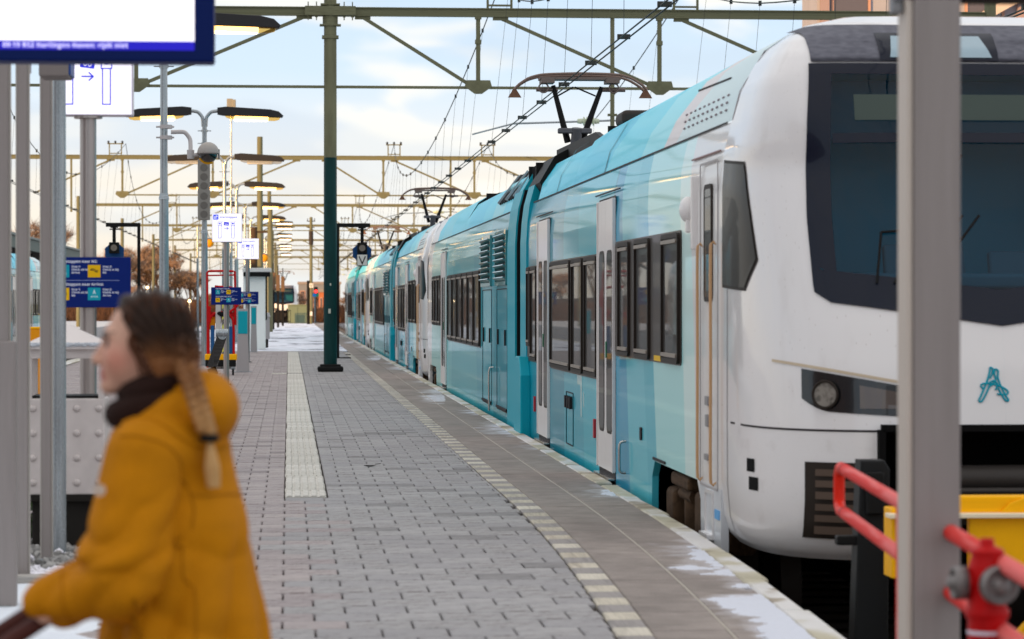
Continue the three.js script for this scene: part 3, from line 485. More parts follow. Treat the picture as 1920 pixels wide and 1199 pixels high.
  parts('roof_grille_frame', [36.25, 37.55, 38.95].map(q => beam(V(-1.31, 2.83, -z(q)), V(-1.02, 3.21, -z(q)), 0.05, 0.07)), C.galv, t);
  // ---- side of the near car
  part('window_band', side(z(20.03), z(24.12), 1.05, 2.005, 0.008, 0.06), T.band, t);
  for (const [a, b] of [[20.08, 21.0], [21.75, 22.65], [23.05, 23.8]]) windowPane(z(a), z(b), 1.06, 1.99, t);
  part('window_band', side(z(25.4), z(30.15), 0.81, 1.93, 0.008, 0.06), T.band, t);
  for (const [a, b] of [[25.5, 26.55], [26.75, 27.75], [27.95, 30.05]]) windowPane(z(a), z(b), 0.83, 1.915, t);
  part('window_band', side(z(31.7), z(33.05), 0.83, 1.91, 0.008, 0.05), T.band, t);
  windowPane(z(31.75), z(32.5), 0.85, 1.9, t); windowPane(z(32.6), z(33.03), 1.0, 1.9, t);
  doorPair(z(24.12), z(25.38), 0.055, 2.38, 0.4, 1.92, t); doorPair(z(30.25), z(31.55), 0.06, 2.38, 0.4, 1.92, t);
  part('yellow_notice', side(z(21.08), z(21.5), 1.06, 1.1, 0.012, 0.004), std('#e3b515', 0.5), t);
  // ---- side of the far car
  part('window_band', side(z(41.2), z(49.75), 0.85, 1.97, 0.008, 0.06), T.band, t);
  for (let i = 0; i < 6; i++) windowPane(z(41.3 + i * 1.41), z(42.55 + i * 1.41), 0.87, 1.955, t);
  part('window_band', side(z(51.95), z(55), 1.08, 2.0, 0.008, 0.06), T.band, t);
  for (let i = 0; i < 3; i++) windowPane(z(52.02 + i), z(52.9 + i), 1.09, 1.99, t);
  doorPair(z(50.2), z(51.6), 0.06, 2.38, 0.4, 1.92, t);
  for (const [a, b] of [[36.15, 38.05], [38.95, 40.85]]) {
    const l = part('louvre_panel', sideRing(z(a), z(b), 1.72, 2.42, 0.03, 0.02, 0.05), T.louvre, t);
    part('louvre_back', side(z(a) + 0.04, z(b) - 0.04, 1.76, 2.38, 0.006, 0.01), T.deep, l);
    for (let i = 0; i < 8; i++) part('louvre_slat', bx(0.075, 0.014, b - a - 0.1, -HW - 0.03, 1.8 + i * 0.078, -z((a + b) / 2), 0, 0, -0.6), T.louvre, l);
    parts('hatch', [sideRing(z(a) + 0.05, z(b) - 0.05, 0.1, 1.68, 0.006, 0.02, 0.012), side(z(a) + 0.05, z(b) - 0.05, 0.12, 0.15, 0.02, 0.004)], T.line, t);
    parts('hatch_handle', [side(z(a) + 0.3, z(a) + 0.36, 0.95, 1.15, 0.02, 0.01), side(z(b) - 0.36, z(b) - 0.3, 0.95, 1.15, 0.02, 0.01)], T.line, t);
  }
  part('grab_rail', [pipe([V(-HW - 0.07, 0.05, -z(38.5)), V(-HW - 0.07, 0.6, -z(38.5)), V(-HW - 0.01, 0.63, -z(38.5))], 0.015, 6, 12)], C.steel, t);
  // ---- cab door, handrails and small fittings
  const cd = part('cab_door', sideRing(z(18.32), z(19.12), 0.28, 2.42, 0.006, 0.03, 0.014), std('#a9a5a5', 0.5), t);
  part('cab_door_window', side(z(18.58), z(18.86), 1.53, 2.24, 0.012, 0.05), T.glass, cd); part('cab_door_seal', sideRing(z(18.55), z(18.89), 1.5, 2.27, 0.014, 0.06, 0.03), T.frame, cd);
  parts('door_lock', [side(z(18.66), z(18.8), 0.82, 0.88, 0.02, 0.01), side(z(18.66), z(18.78), 0.68, 0.76, 0.02, 0.01), side(z(18.66), z(18.82), 0.46, 0.5, 0.02, 0.01)], std('#8f8d8f', 0.4, 0.5), cd);
  for (const q of [18.42, 19.02]) part('handrail', [pipe([V(-HW, 1.87, -z(q)), V(-HW - 0.035, 1.85, -z(q)), V(-HW - 0.035, 1.1, -z(q)), V(-HW - 0.035, 0.35, -z(q)), V(-HW, 0.33, -z(q))], 0.0105, 8, 60)], T.handrail, t);
  part('cab_step', [sideRing(z(18.5), z(18.86), -0.03, 0.27, 0.012, 0.02, 0.025), side(z(18.5), z(18.86), -0.05, -0.01, 0.05, 0.01)], T.white, t);
  part('camera_pod', [place(new THREE.SphereGeometry(0.075, 16, 12).scale(0.8, 1.2, 1), -HW - 0.03, 2.13, -z(19.52)), rb(0.07, 0.5, 0.05, 0.015, -HW - 0.01, 2.1, -z(19.28)), rb(0.04, 0.1, 0.05, 0.015, -HW - 0.03, 2.02, -z(19.5))], T.white, t);
  part('drip_rail', [side(z(18.25), z(19.6), 2.47, 2.485, 0.0, 0.004).translate(-0.005, 0, 0)].map(g => bx(0.012, 0.01, 1.3, -1.398, 2.47, -z(18.95))), std('#8a6a68', 0.5), t);
  parts('emergency_handle', [side(z(25.68), z(25.78), 0.28, 0.45, 0.02, 0.01), side(z(32.0), z(32.1), 0.28, 0.45, 0.02, 0.01)], std('#b0303a', 0.5), t);
  parts('side_marker', [side(z(22.3), z(22.4), 0.42, 0.52, 0.012, 0.02), side(z(20.9), z(21.6), 0.31, 0.33, 0.01, 0.005)], T.line, t);
  part('side_handle', [pipe([V(-HW, 0.36, -z(23.4)), V(-HW - 0.05, 0.34, -z(23.4)), V(-HW - 0.05, 0.12, -z(23.4)), V(-HW, 0.1, -z(23.4))], 0.012, 6, 16)], C.steel, t);
  part('socket_panel', [sideRing(z(27.75), z(28.45), 0.1, 0.62, 0.006, 0.02, 0.01), ...[27.85, 28.05, 28.3].map(q => side(z(q), z(q) + 0.1, 0.46, 0.58, 0.03, 0.02))], T.line, t);
  part('blue_label', side(z(18.25), z(18.45), 0.1, 0.16, 0.006, 0.004), std('#5fa3d8', 0.5), t);
  parts('printed_mark', [[0, 0, 0.16, 0.7], [0.16, 0.3, 0.3, 0.2], [-0.2, 0.1, 0.12, 0.14]].map(([a, b, w, h]) => side(z(26.9) + a, z(26.9) + a + w, 0.42 + b, 0.42 + b + h, 0.003, 0.02)), phys('#8fd0d6', 0.25, 0, { clearcoat: 0.6 }), t);
  // ---- underframe and bogies
  parts('underframe', [bx(2.4, 0.5, 10.8, 0, -0.35, -z(27.6)), bx(2.4, 0.5, 16.5, 0, -0.35, -z(45)), bx(2.5, 0.05, 38, 0, 0.32, -z(37.4))], T.pit, t);
  for (const q of [20.4, 34.35, 54.9]) {
    const b = part('bogie', [rb(0.2, 0.26, 2.5, 0.04, -1.12, -0.08, -z(q)), rb(0.2, 0.26, 2.5, 0.04, 1.12, -0.08, -z(q)), rb(2.3, 0.2, 0.4, 0.04, 0, -0.15, -z(q)), rb(0.22, 0.34, 0.42, 0.05, -1.24, 0.02, -z(q - 0.75)), rb(0.22, 0.3, 0.42, 0.05, -1.24, -0.02, -z(q + 0.75)), rod(V(-1.22, -0.42, -z(q)), V(-1.22, 0.22, -z(q)), 0.12, 0.12, 14), rod(V(-1.3, 0.12, -z(q - 0.3)), V(-1.3, 0.12, -z(q + 0.3)), 0.05), rb(0.1, 0.1, 0.9, 0.03, -1.33, 0.22, -z(q))], T.bogie, t);
    for (const d of [-0.9, 0.9]) for (const s of [-1, 1]) part('wheel', rod(V(s * 0.72, -0.4, -z(q + d)), V(s * 0.86, -0.4, -z(q + d)), 0.37, 0.37, 28), C.iron, b);
  }
  // ---- the two cabs
  const far = new THREE.Matrix4().makeRotationY(PI).setPosition(0, 0, -ULEN);
  const dxl = y => -look([[1.36, 1.0], [1.5, 1.03], [1.56, 1.065], [2.0, 1.085], [2.6, 1.07], [2.92, 1.045]], y);
  const cabShell = () => {
    const bend_ = (q, y, x1) => { const w = wAt(y), NEXP = nAt(y), th1 = Math.acos(clamp(Math.pow(Math.abs(x1) / w, NEXP / 2), 0, 1)), th = q * th1; const dx = -w * Math.pow(Math.cos(th), 2 / NEXP), zz = ZJ - (ZJ - zfAt(y)) * Math.pow(Math.sin(th), 2 / NEXP); return V(dx, y, -zz); };
    const mirror = g => { const m = g.clone().applyMatrix4(new THREE.Matrix4().makeScale(-1, 1, 1)), ix = m.index.array; for (let i = 0; i < ix.length; i += 3) { const k = ix[i]; ix[i] = ix[i + 1]; ix[i + 1] = k; } return m; };
    const ys = [-0.03, 0.0, 0.03, 0.08, 0.15, 0.25, 0.35, 0.45, 0.55, 0.65, 0.745], yu = [0.745, 0.9, 1.05, 1.2, 1.36, 1.55, 1.75, 1.95, 2.15, 2.3, 2.44, 2.54, 2.64, 2.74, 2.84, 2.93, 3.0, 3.06, 3.1, 3.16, 3.215, 3.25, 3.285, 3.31, 3.32];
    const fromList = (l, x1) => grid(64, l.length - 1, (u, v) => bend_(u, l[Math.round(v * (l.length - 1))], x1));
    const inside = p => { const y = p.y; if (y > 2.9) return false; const e = Math.abs(p.x) / -dxl(y), yb = lerp(1.40, 1.55, e); return y > yb + 0.02 && Math.abs(p.x) < -dxl(y) - 0.025; };
    const hole = g => { const P = g.attributes.position, I = Array.from(g.index.array), o = []; for (let i = 0; i < I.length; i += 3) { const c = [0, 1, 2].map(k => V().fromBufferAttribute(P, I[i + k])); if (c.every(p => inside(p))) continue; o.push(I[i], I[i + 1], I[i + 2]); } g.setIndex(o); return g; };
    const a = fromList(ys, 0.72), b = hole(grid(90, 60, (u, v) => { const q = v * (yu.length - 1), k = Math.min(Math.floor(q), yu.length - 2); return bend_(u, lerp(yu[k], yu[k + 1], q - k), 0.0001); })), c = grid(64, 1, (u, v) => { const p = bend_(u, -0.03, 0.72); return v ? p : V(p.x * 0.8, -0.05, p.z - 0.3); });
    return join([a, mirror(a), b, mirror(b), c, mirror(c)]);
  };
  const shell = cabShell();
  const screenAt = (u, v, off) => { const e = Math.abs(2 * u - 1), yB = lerp(1.355, 1.50, e) + (e > 0.955 ? (e - 0.955) * 1.2 : 0), y = lerp(yB, 2.925, v), l = dxl(y); return front(lerp(l, -l, u), y, off); };
  const cabWin = (off, k) => { const pts = [[18.12, 1.6], [17.42, 1.575], [17.24, 1.75], [17.5, 2.35], [18.12, 2.39]], c = [17.7, 1.98]; const q = pts.map(([a, b]) => [c[0] + (a - c[0]) * k, c[1] + (b - c[1]) * k]); const L = (a, b, t) => [lerp(a[0], b[0], t), lerp(a[1], b[1], t)]; return grid(12, 14, (u, v) => { const right = v < 0.28 ? L(q[1], q[2], v / 0.28) : L(q[2], q[3], (v - 0.28) / 0.72), left = L(q[0], q[4], v), p = L(left, right, u); return flank(p[0], p[1], off); }); };
  const flip = g => { const m = tidy(g.clone()).applyMatrix4(new THREE.Matrix4().makeScale(-1, 1, 1)), P = m.attributes; for (const a of Object.values(P)) for (let i = 0; i < a.count; i += 3) for (let k = 0; k < a.itemSize; k++) { const o = a.array, x = o[(i + 1) * a.itemSize + k]; o[(i + 1) * a.itemSize + k] = o[(i + 2) * a.itemSize + k]; o[(i + 2) * a.itemSize + k] = x; } return m; };
  const slatM = std('#5a4b41', 0.6), emM = std('#0a9ab0', 0.45);
  for (const end of [0, 1]) {
    const P = (name, geo, mat, parent = t) => part(name, end ? join(geo).clone().applyMatrix4(far) : geo, mat, parent);
    P('cab_shell', shell, T.white);
    const ring = (u0, u1, v0, v1, nu, nv) => grid(nu, nv, (u, v) => screenAt(lerp(u0, u1, u), lerp(v0, v1, v), 0.012));
    const ws = P('windscreen', [ring(0, 1, 0, 0.135, 40, 4), ring(0, 1, 0.955, 1, 40, 2), ring(0, 0.062, 0.135, 0.955, 4, 24), ring(0.938, 1, 0.135, 0.955, 4, 24)], T.mask);
    P('windscreen_glass', grid(40, 24, (u, v) => screenAt(lerp(0.055, 0.945, u), lerp(0.125, 0.96, v), 0.009)), T.screen, ws);
    for (const f of [g => g, flip]) P('shell_joint', f(tidy(grid(1, 30, (u, v) => flank(17.93 + u * 0.018, lerp(0.05, 1.58, v), 0.003)))), std('#8f8a8a', 0.6));
    for (const f of [g => g, flip]) { const cw = P('cab_window', f(cabWin(0.004, 1.025)), T.frame); P('cab_window_glass', f(cabWin(0.008, 0.975)), T.cabGlass, cw); }
    for (const f of [g => g, flip]) P('shell_joint', f(patch(() => 0.752, () => 0.74, -1.408, -0.72, 30, 1, 0.004)), T.line);
    P('recess', [bx(1.46, 0.85, 0.04, 0, 0.33, -0.95), bx(0.04, 0.85, 1.0, -0.73, 0.33, -0.5), bx(0.04, 0.85, 1.0, 0.73, 0.33, -0.5), bx(1.46, 0.04, 1.0, 0, 0.765, -0.5)], T.pit);
    const hlT = dx => lerp(1.105, 0.96, (Math.abs(dx) - 1.145) / (0.33 - 1.145) ), hlB = dx => { const a = Math.abs(dx); return a > 0.98 ? lerp(0.853, 0.93, ((a - 0.98) / 0.165) ** 2) : lerp(0.853, 0.815, (0.98 - a) / 0.65); };
    for (const s of [0, 1]) {
      const f = g => s ? flip(g) : g, h = P('headlight', f(patch(hlT, hlB, -1.145, -0.33, 24, 6, 0.006)), C.blackGloss);
      const c = front(-1.02, 0.955, 0.012), n = front(-1.02, 0.955, 0.05).sub(c).normalize();
      P('headlamp', f(rod(c, c.clone().addScaledVector(n, 0.012), 0.078, 0.07, 24)), T.lamp, h); P('headlamp_ring', f(place(new THREE.TorusGeometry(0.078, 0.008, 8, 28), c.x + n.x * 0.012, c.y, c.z + n.z * 0.012, Math.atan2(n.x, n.z))), T.frame, h);
      P('tail_lamp', f(patch(dx => lerp(1.01, 0.975, (dx + 0.84) / 0.2), () => 0.875, -0.84, -0.63, 8, 6, 0.012)), T.lens, h);
      P('trim_strip', f(patch(dx => hlT(dx) + 0.028, dx => hlT(dx) + 0.012, -1.28, -0.33, 30, 1, 0.008)), std('#c7b59c', 0.4), h);
      const v = P('air_intake', f(patch(() => 0.56, () => 0.115, -1.13, -0.725, 12, 8, 0.012)), T.frame);
      for (let i = 0; i < 6; i++) P('intake_slat', f(patch(() => 0.52 - i * 0.066, () => 0.48 - i * 0.066, -1.07, -0.74, 10, 1, 0.03)), slatM, v);
    }
    P('coupler', [rod(V(-0.36, 0.47, -0.1), V(0.36, 0.47, -0.1), 0.075, 0.075, 20), rb(0.7, 0.17, 0.24, 0.03, 0, 0.33, -0.12), rb(0.5, 0.12, 0.5, 0.03, 0, 0.25, -0.4), rod(V(-0.3, 0.4, 0.005), V(0.3, 0.4, 0.005), 0.02), rod(V(0.12, 0.33, -0.05), V(0.12, 0.33, 0.03), 0.04), rod(V(-0.1, 0.33, -0.05), V(-0.1, 0.33, 0.02), 0.03)], std('#3a3532', 0.55, 0.3));
    P('roof_cowl', patch(() => 3.19, () => 2.935, -1.03, 1.03, 40, 10, 0.01), std('#ffffff', 0.75, 0, { map: tex(256, 256, (u, v) => { const f = 0.5 + 0.3 * (fbm(u * 60, v * 22, 211, 5) - 0.5) - 0.45 * step(0.14, 0.02, v) * (0.5 + fbm(u * 50, v * 30, 212, 3)) - 0.12 * step(0.6, 0.8, fbm(u * 12, v * 6, 213, 4)); return [0, 1, 2].map(c => lerp([0.2, 0.2, 0.23][c], [0.62, 0.62, 0.66][c], f)); }) }));
    const rl = P('roof_lamp_frame', patch(() => 3.115, () => 2.94, -0.62, 0.10, 14, 6, 0.018), T.mask);
    P('roof_lamp_glass', grid(14, 6, (u, v) => { const y = lerp(2.955, 3.09, v), i = 0.05 * v; return front(lerp(-0.56 + i * 0.6, 0.06 - i, u), y, 0.024); }), phys('#8fa9b6', 0.1, 0, { clearcoat: 1 }), rl);
    if (end === 0) {
      const cb = P('cab_interior', [bx(2.36, 1.5, 0.05, 0, 2.12, -1.7), bx(2.2, 0.05, 0.8, 0, 1.4, -1.3), bx(2.1, 0.05, 0.7, 0, 2.88, -1.35), bx(0.04, 1.4, 0.65, -1.12, 2.1, -1.38), bx(0.04, 1.4, 0.65, 1.12, 2.1, -1.38)], std('#48a0b0', 0.8));
      P('dashboard', [rb(2.0, 0.1, 0.5, 0.03, 0, 1.62, -0.72), rb(0.5, 0.26, 0.06, 0.02, -0.3, 1.72, -0.85, 0, -0.3), rb(0.4, 0.22, 0.06, 0.02, 0.3, 1.7, -0.85, 0, -0.3)], std('#4a6470', 0.6), cb); P('blind', bx(2.0, 0.36, 0.02, 0, 2.66, -0.86), std('#4a6b7a', 0.8), cb);
      P('number_panel', patch(() => 2.73, () => 2.575, -0.80, 0.80, 16, 4, 0.021), std('#46514c', 0.5), ws);
      P('panel_divider', patch(() => 2.5, () => 2.44, -0.93, 0.93, 30, 2, 0.021), T.mask, ws);
      const w3 = (a, b) => rod(front(...a, 0.03), front(...b, 0.03), 0.008);
      P('wiper', [w3([-0.62, 1.6], [-0.18, 2.36]), w3([-0.72, 1.6], [-0.68, 1.9]), w3([-0.68, 1.9], [-0.3, 1.93]), w3([-0.5, 1.59], [-0.2, 2.0]), w3([-0.43, 1.59], [-0.1, 2.0])], C.black, ws);
      // emblem: two running figures woven into a pointed shape, in turquoise lines
const em = (pts, r = 0.0062) => pipe(pts.map(([a, b]) => front(a, b, 0.004)), r, 6, 40), o = [-0.07, 1.015], A = l => l.map(([a, b]) => [o[0] + a / 325, o[1] - b / 325]);
      const ring = Array.from({ length: 14 }, (_, i) => { const t = 2.4 + i / 13 * 5.2; return [2 + 26 * Math.cos(t) - 2 * Math.sin(t), 8 + 8 * Math.sin(t) + 7 * Math.cos(t)]; });
      for (const l of [[[-5, -33], [-7, -22], [-13, -4], [-24, 20], [-29, 30], [-24, 32], [-17, 22], [-10, 8], [-6, 0]], [[-5, -33], [0, -30], [-1, -22], [-6, -12]], [[5, -30], [10, -26], [9, -14], [14, 2], [23, 20], [29, 30], [23, 30], [15, 18], [9, 6]], [[5, -30], [2, -22], [5, -10], [-2, 0], [-10, 4]], [[-8, -4], [2, -8], [8, 0], [4, 10]], ring]) P('emblem', em(A(l)), emM);
      for (const g of [patch(() => 0.55, () => 0.47, -1.378, -1.355, 2, 2, 0.004), patch(() => 0.44, () => 0.36, -1.372, -1.342, 2, 2, 0.004)]) P('panel_mark', g, T.pit);
    }
  }
  // ---- pantograph
  const Q = -z(42.3), pg = part('pantograph', [rb(0.9, 0.1, 1.2, 0.03, 0, 3.0, Q), rod(V(0, 3.0, Q), V(0.06, 4.06, Q + 0.25), 0.1, 0.075, 12), rb(0.5, 0.08, 0.12, 0.02, 0.03, 4.02, Q + 0.22)], std('#5c5d62', 0.5, 0.4), t);
  parts('pantograph_arm', [rod(V(-0.06, 3.86, Q + 0.1), V(-0.27, 4.7, Q), 0.05, 0.034), rod(V(0.14, 3.86, Q + 0.1), V(0.45, 4.68, Q), 0.05, 0.034), rod(V(-0.2, 4.55, Q), V(0.03, 4.68, Q), 0.012), rod(V(0.36, 4.55, Q), V(0.05, 4.68, Q), 0.012), pipe([V(-0.08, 3.8, Q + 0.2), V(-0.14, 3.68, Q + 0.2), V(-0.02, 3.7, Q + 0.2)], 0.012, 6)], C.black, pg);
  const head = [[-0.86, 4.62], [-0.78, 4.7], [-0.64, 4.79], [-0.48, 4.835], [-0.3, 4.85], [0.1, 4.862], [0.5, 4.855], [0.72, 4.84], [0.88, 4.79], [1.03, 4.7], [1.11, 4.62]];
  parts('contact_strip', [[-0.14, 0], [0.14, 0.01]].map(([d, e]) => pipe(head.map(([a, b]) => V(a, b + e, Q + d)), 0.021, 6, 40)), std('#806a60', 0.6, 0.1), pg);
  part('head_frame', [bx(1.2, 0.04, 0.3, 0.12, 4.8, Q), bx(0.2, 0.08, 0.34, -0.36, 4.77, Q), bx(0.2, 0.08, 0.34, 0.6, 4.77, Q), rod(V(-0.52, 4.64, Q), V(-0.2, 4.64, Q), 0.03), rod(V(0.46, 4.64, Q), V(0.8, 4.64, Q), 0.03), place(new THREE.TorusGeometry(0.07, 0.012, 6, 16), -0.42, 4.66, Q + 0.1), place(new THREE.TorusGeometry(0.07, 0.012, 6, 16), 0.62, 4.66, Q + 0.1)], std('#746660', 0.5, 0.2), pg);
  parts('horn', [[-0.84, -1], [1.1, 1]].map(([a, s]) => place(poly([[0, 0.06], [0.1 * s, -0.1], [-0.1 * s, -0.1]], 0.03), a, 4.62, Q)), std('#7b5a48', 0.65), pg);
  return t;
}
const unit = buildUnit();
copy(unit, 'second turquoise train, coupled behind the nearest one', V(XC, 0, -Z0 - 42.1));
copy(unit, 'third and farthest turquoise train at the platform, beyond the dark green column', V(XC, 0, -Z0 - 84.2));
{ const p = copy(unit, 'turquoise and white train under the dark canopy on the far left', V(-10.6, 0, -70)); p.rotation.y = PI; p.position.z = -112 ; delete p.userData.group; }
{ const p = copy(unit, 'white nosed train far off beyond the green cabinet at the platform end', V(-0.55, 0, -276)); delete p.userData.group; }
// ---------------------------------------------------------------- lamps and posts on the platform
const glow = std('#ffe2b8', 0.4, 0, { emissive: new THREE.Color(1, 0.7, 0.36), emissiveIntensity: 3.6 }), unlit = std('#d9d6cf', 0.4), bowl = phys('#ffe2a6', 0.15, 0, { transmission: 1, thickness: 0, ior: 1.15, specularIntensity: 0.4 });
function lamp(label, z, lit, X = -2.0) {
  const t = thing('platform_lamp', label, 'street lamp', V(X, 0, -z), 'twin armed lamps along the platform');
  part('pole', [rod(V(0, 0, 0), V(0, 3.2, 0), 0.085, 0.075, 14), rod(V(0, 3.2, 0), V(0, 5.86, 0), 0.062, 0.055, 12), rod(V(0, 3.16, 0), V(0, 3.26, 0), 0.088, 0.066, 14), rod(V(0, 0, 0), V(0, 0.02, 0), 0.17, 0.17, 14)], C.galv, t);
  parts('clamp', [5.6, 5.3].map(y => [rod(V(-0.16, y, 0), V(0.16, y, 0), 0.012), rod(V(0, y - 0.03, 0), V(0, y + 0.03, 0), 0.075, 0.075, 12)]), C.galv, t);
  for (const s of [-1, 1]) {
    part('arm', pipe([V(0.03 * s, 5.7, 0), V(0.05 * s, 5.92, 0), V(0.16 * s, 6.05, 0), V(0.36 * s, 6.08, 0)], 0.042, 8, 16), C.galv, t);
    const y = 6.08, x0 = 0.32, x1 = 1.86, tilt = -0.03;
    const hood = place(poly([[x0, 0.06], [x0, -0.08], [x0 + 0.12, -0.1], [x1 - 0.02, -0.1], [x1, -0.07], [x1 - 0.1, 0.02], [x1 - 0.3, 0.06], [x0 + 0.2, 0.09]].map(([a, b]) => [a * s, b + (a - x0) * tilt]), 0.2, 0.012), 0, y, -0.1);
    const h = part('lamp_hood', hood, C.lampDark, t);
    part('lamp_bowl', place(poly([[x0 + 0.16, -0.105], [x1 - 0.06, -0.105], [x1 - 0.09, -0.16], [x1 - 0.2, -0.19], [x0 + 0.32, -0.18], [x0 + 0.2, -0.15]].map(([a, b]) => [a * s, b + (a - x0) * tilt]), 0.15, 0.006), 0, y, -0.075), lit ? bowl : phys('#cfd0cf', 0.15, 0, { transmission: 0.7, thickness: 0 }), h);
    const a = V(s * (x0 + 0.38), y - 0.16 + 0.38 * tilt, 0), b = V(s * (x1 - 0.34), y - 0.16 + (x1 - x0 - 0.34) * tilt, 0);
    part('lamp_tube', rb(a.distanceTo(b), 0.13, 0.14, 0.05, (a.x + b.x) / 2, y - 0.185, 0), lit ? glow : unlit, h);
    if (lit) { const l = new THREE.RectAreaLight(new THREE.Color(1, 0.76, 0.45), 5, 0.85, 0.1); l.position.set((a.x + b.x) / 2, y - 0.26, 0); l.rotation.x = -PI / 2; t.add(l); }
  }
  return t;
}
lamp('nearest tall lamp, its lit right arm at the top beside the blue display', 46.6, true);
const lamp1 = lamp('lit twin armed lamp carrying the long loudspeaker column', 69, true);
lamp('twin armed lamp with unlit tubes, just behind the dome camera', 90.4, false);
lamp('lit twin armed lamp, first one behind the unlit lamp', 111, true);
lamp('lit twin armed lamp, second one behind the unlit lamp', 133, true);
lamp('lit twin armed lamp, farthest of the twin armed ones', 153, true);
[160, 175, 188, 205, 222, 240, 262].forEach((z, i) => {
  const n = ['nearest', 'second', 'third', 'fourth', 'fifth', 'sixth', 'farthest'][i], t = thing('curved_lamp', `lit lamp on a long curved arm, ${n} of those at the far end`, 'street lamp', V(-1.55, 0, -z), 'curved arm lamps at the far end of the platform'), y = 5.95 + (i % 2) * 0.12;
  part('pole', rod(V(0, z > 217 ? -1 : 0, 0), V(0, y - 0.25, 0), 0.085, 0.055, 10), C.galv, t);
  part('arm', pipe([V(0, y - 0.4, 0), V(0.1, y - 0.12, 0), V(0.5, y, 0), V(1.0, y + 0.03, 0)], 0.03, 6, 16), C.lampDark, t);
  const h = part('lamp_hood', place(poly([[0.75, 0.02], [1.0, 0.09], [1.75, 0.04], [1.8, -0.03], [0.78, -0.05]], 0.24, 0.01), 0, y + 0.02, -0.12), C.lampDark, t);
  part('lamp_tube', bx(0.85, 0.06, 0.2, 1.3, y - 0.07, 0), glow, h);
  const l = new THREE.RectAreaLight(new THREE.Color(1, 0.8, 0.5), 5, 0.8, 0.15); l.position.set(1.3, y - 0.12, 0); l.rotation.x = -PI / 2; t.add(l);
});
{ // long loudspeaker on the second lamp, dome camera on the first
  const p = at(382, 356, 68.8), t = thing('column_loudspeaker', 'long grey loudspeaker column with round grilles on a lamp pole', 'loudspeaker', p);
  part('case', rb(0.29, 1.44, 0.2, 0.02), std('#8d8983', 0.6), t);
  for (let i = 0; i < 6; i++) part('grille', rod(V(0.005, 0.52 - i * 0.215 + (i > 2 ? -0.03 : 0), 0.1), V(0.005, 0.52 - i * 0.215 + (i > 2 ? -0.03 : 0), 0.108), 0.09, 0.085, 20), std('#6f6b66', 0.8, 0, { bumpMap: rep(grainT, 3), bumpScale: 0.002 }), t);
  const q = at(390, 287, 46.3), d = thing('dome_camera', 'grey dome camera on a bent arm clamped to a lamp pole', 'security camera', q);
  part('hood', place(new THREE.SphereGeometry(0.175, 28, 14, 0, 2 * PI, 0, PI / 2), 0, 0, 0), std('#a19c98', 0.4), d);
  part('rim', [place(new THREE.TorusGeometry(0.172, 0.015, 8, 28), 0, -0.005, 0, 0, PI / 2), rb(0.03, 0.16, 0.05, 0.01, 0.17, -0.02, 0)], std('#8a8582', 0.4), d);
  part('dome', place(new THREE.SphereGeometry(0.15, 24, 14, 0, 2 * PI, PI / 2, PI / 2), 0, -0.01, 0), phys('#1b1917', 0.06, 0, { clearcoat: 1 }), d);
  part('sticker', place(new THREE.TorusGeometry(0.145, 0.02, 6, 20, 1.6), 0, -0.02, 0.02, 0, 0, 3.6), std('#d99a1c', 0.5), d);
  const A = at(320, 248, 46.5).sub(q), B = at(345, 248, 46.5).sub(q), D = at(356, 262, 46.5).sub(q), E = at(357, 292, 46.4).sub(q), G = at(375, 289, 46.4).sub(q), K = at(311, 238, 46.6).sub(q), K2 = at(311, 258, 46.6).sub(q);
  part('arm', [pipe([A, B, D, E], 0.034, 8, 24), rod(E.clone().add(V(0, 0.09, 0)), E.clone().add(V(0, -0.05, 0)), 0.06, 0.055, 12), rod(E, G, 0.03), ...[K, K2].map(k => [rod(k.clone().add(V(-0.16, 0, 0)), k.clone().add(V(0.13, 0, 0)), 0.014), rod(k.clone().add(V(0, -0.03, 0)), k.clone().add(V(0, 0.03, 0)), 0.1, 0.1, 12)])], std('#b9b4b4', 0.4), d);
}
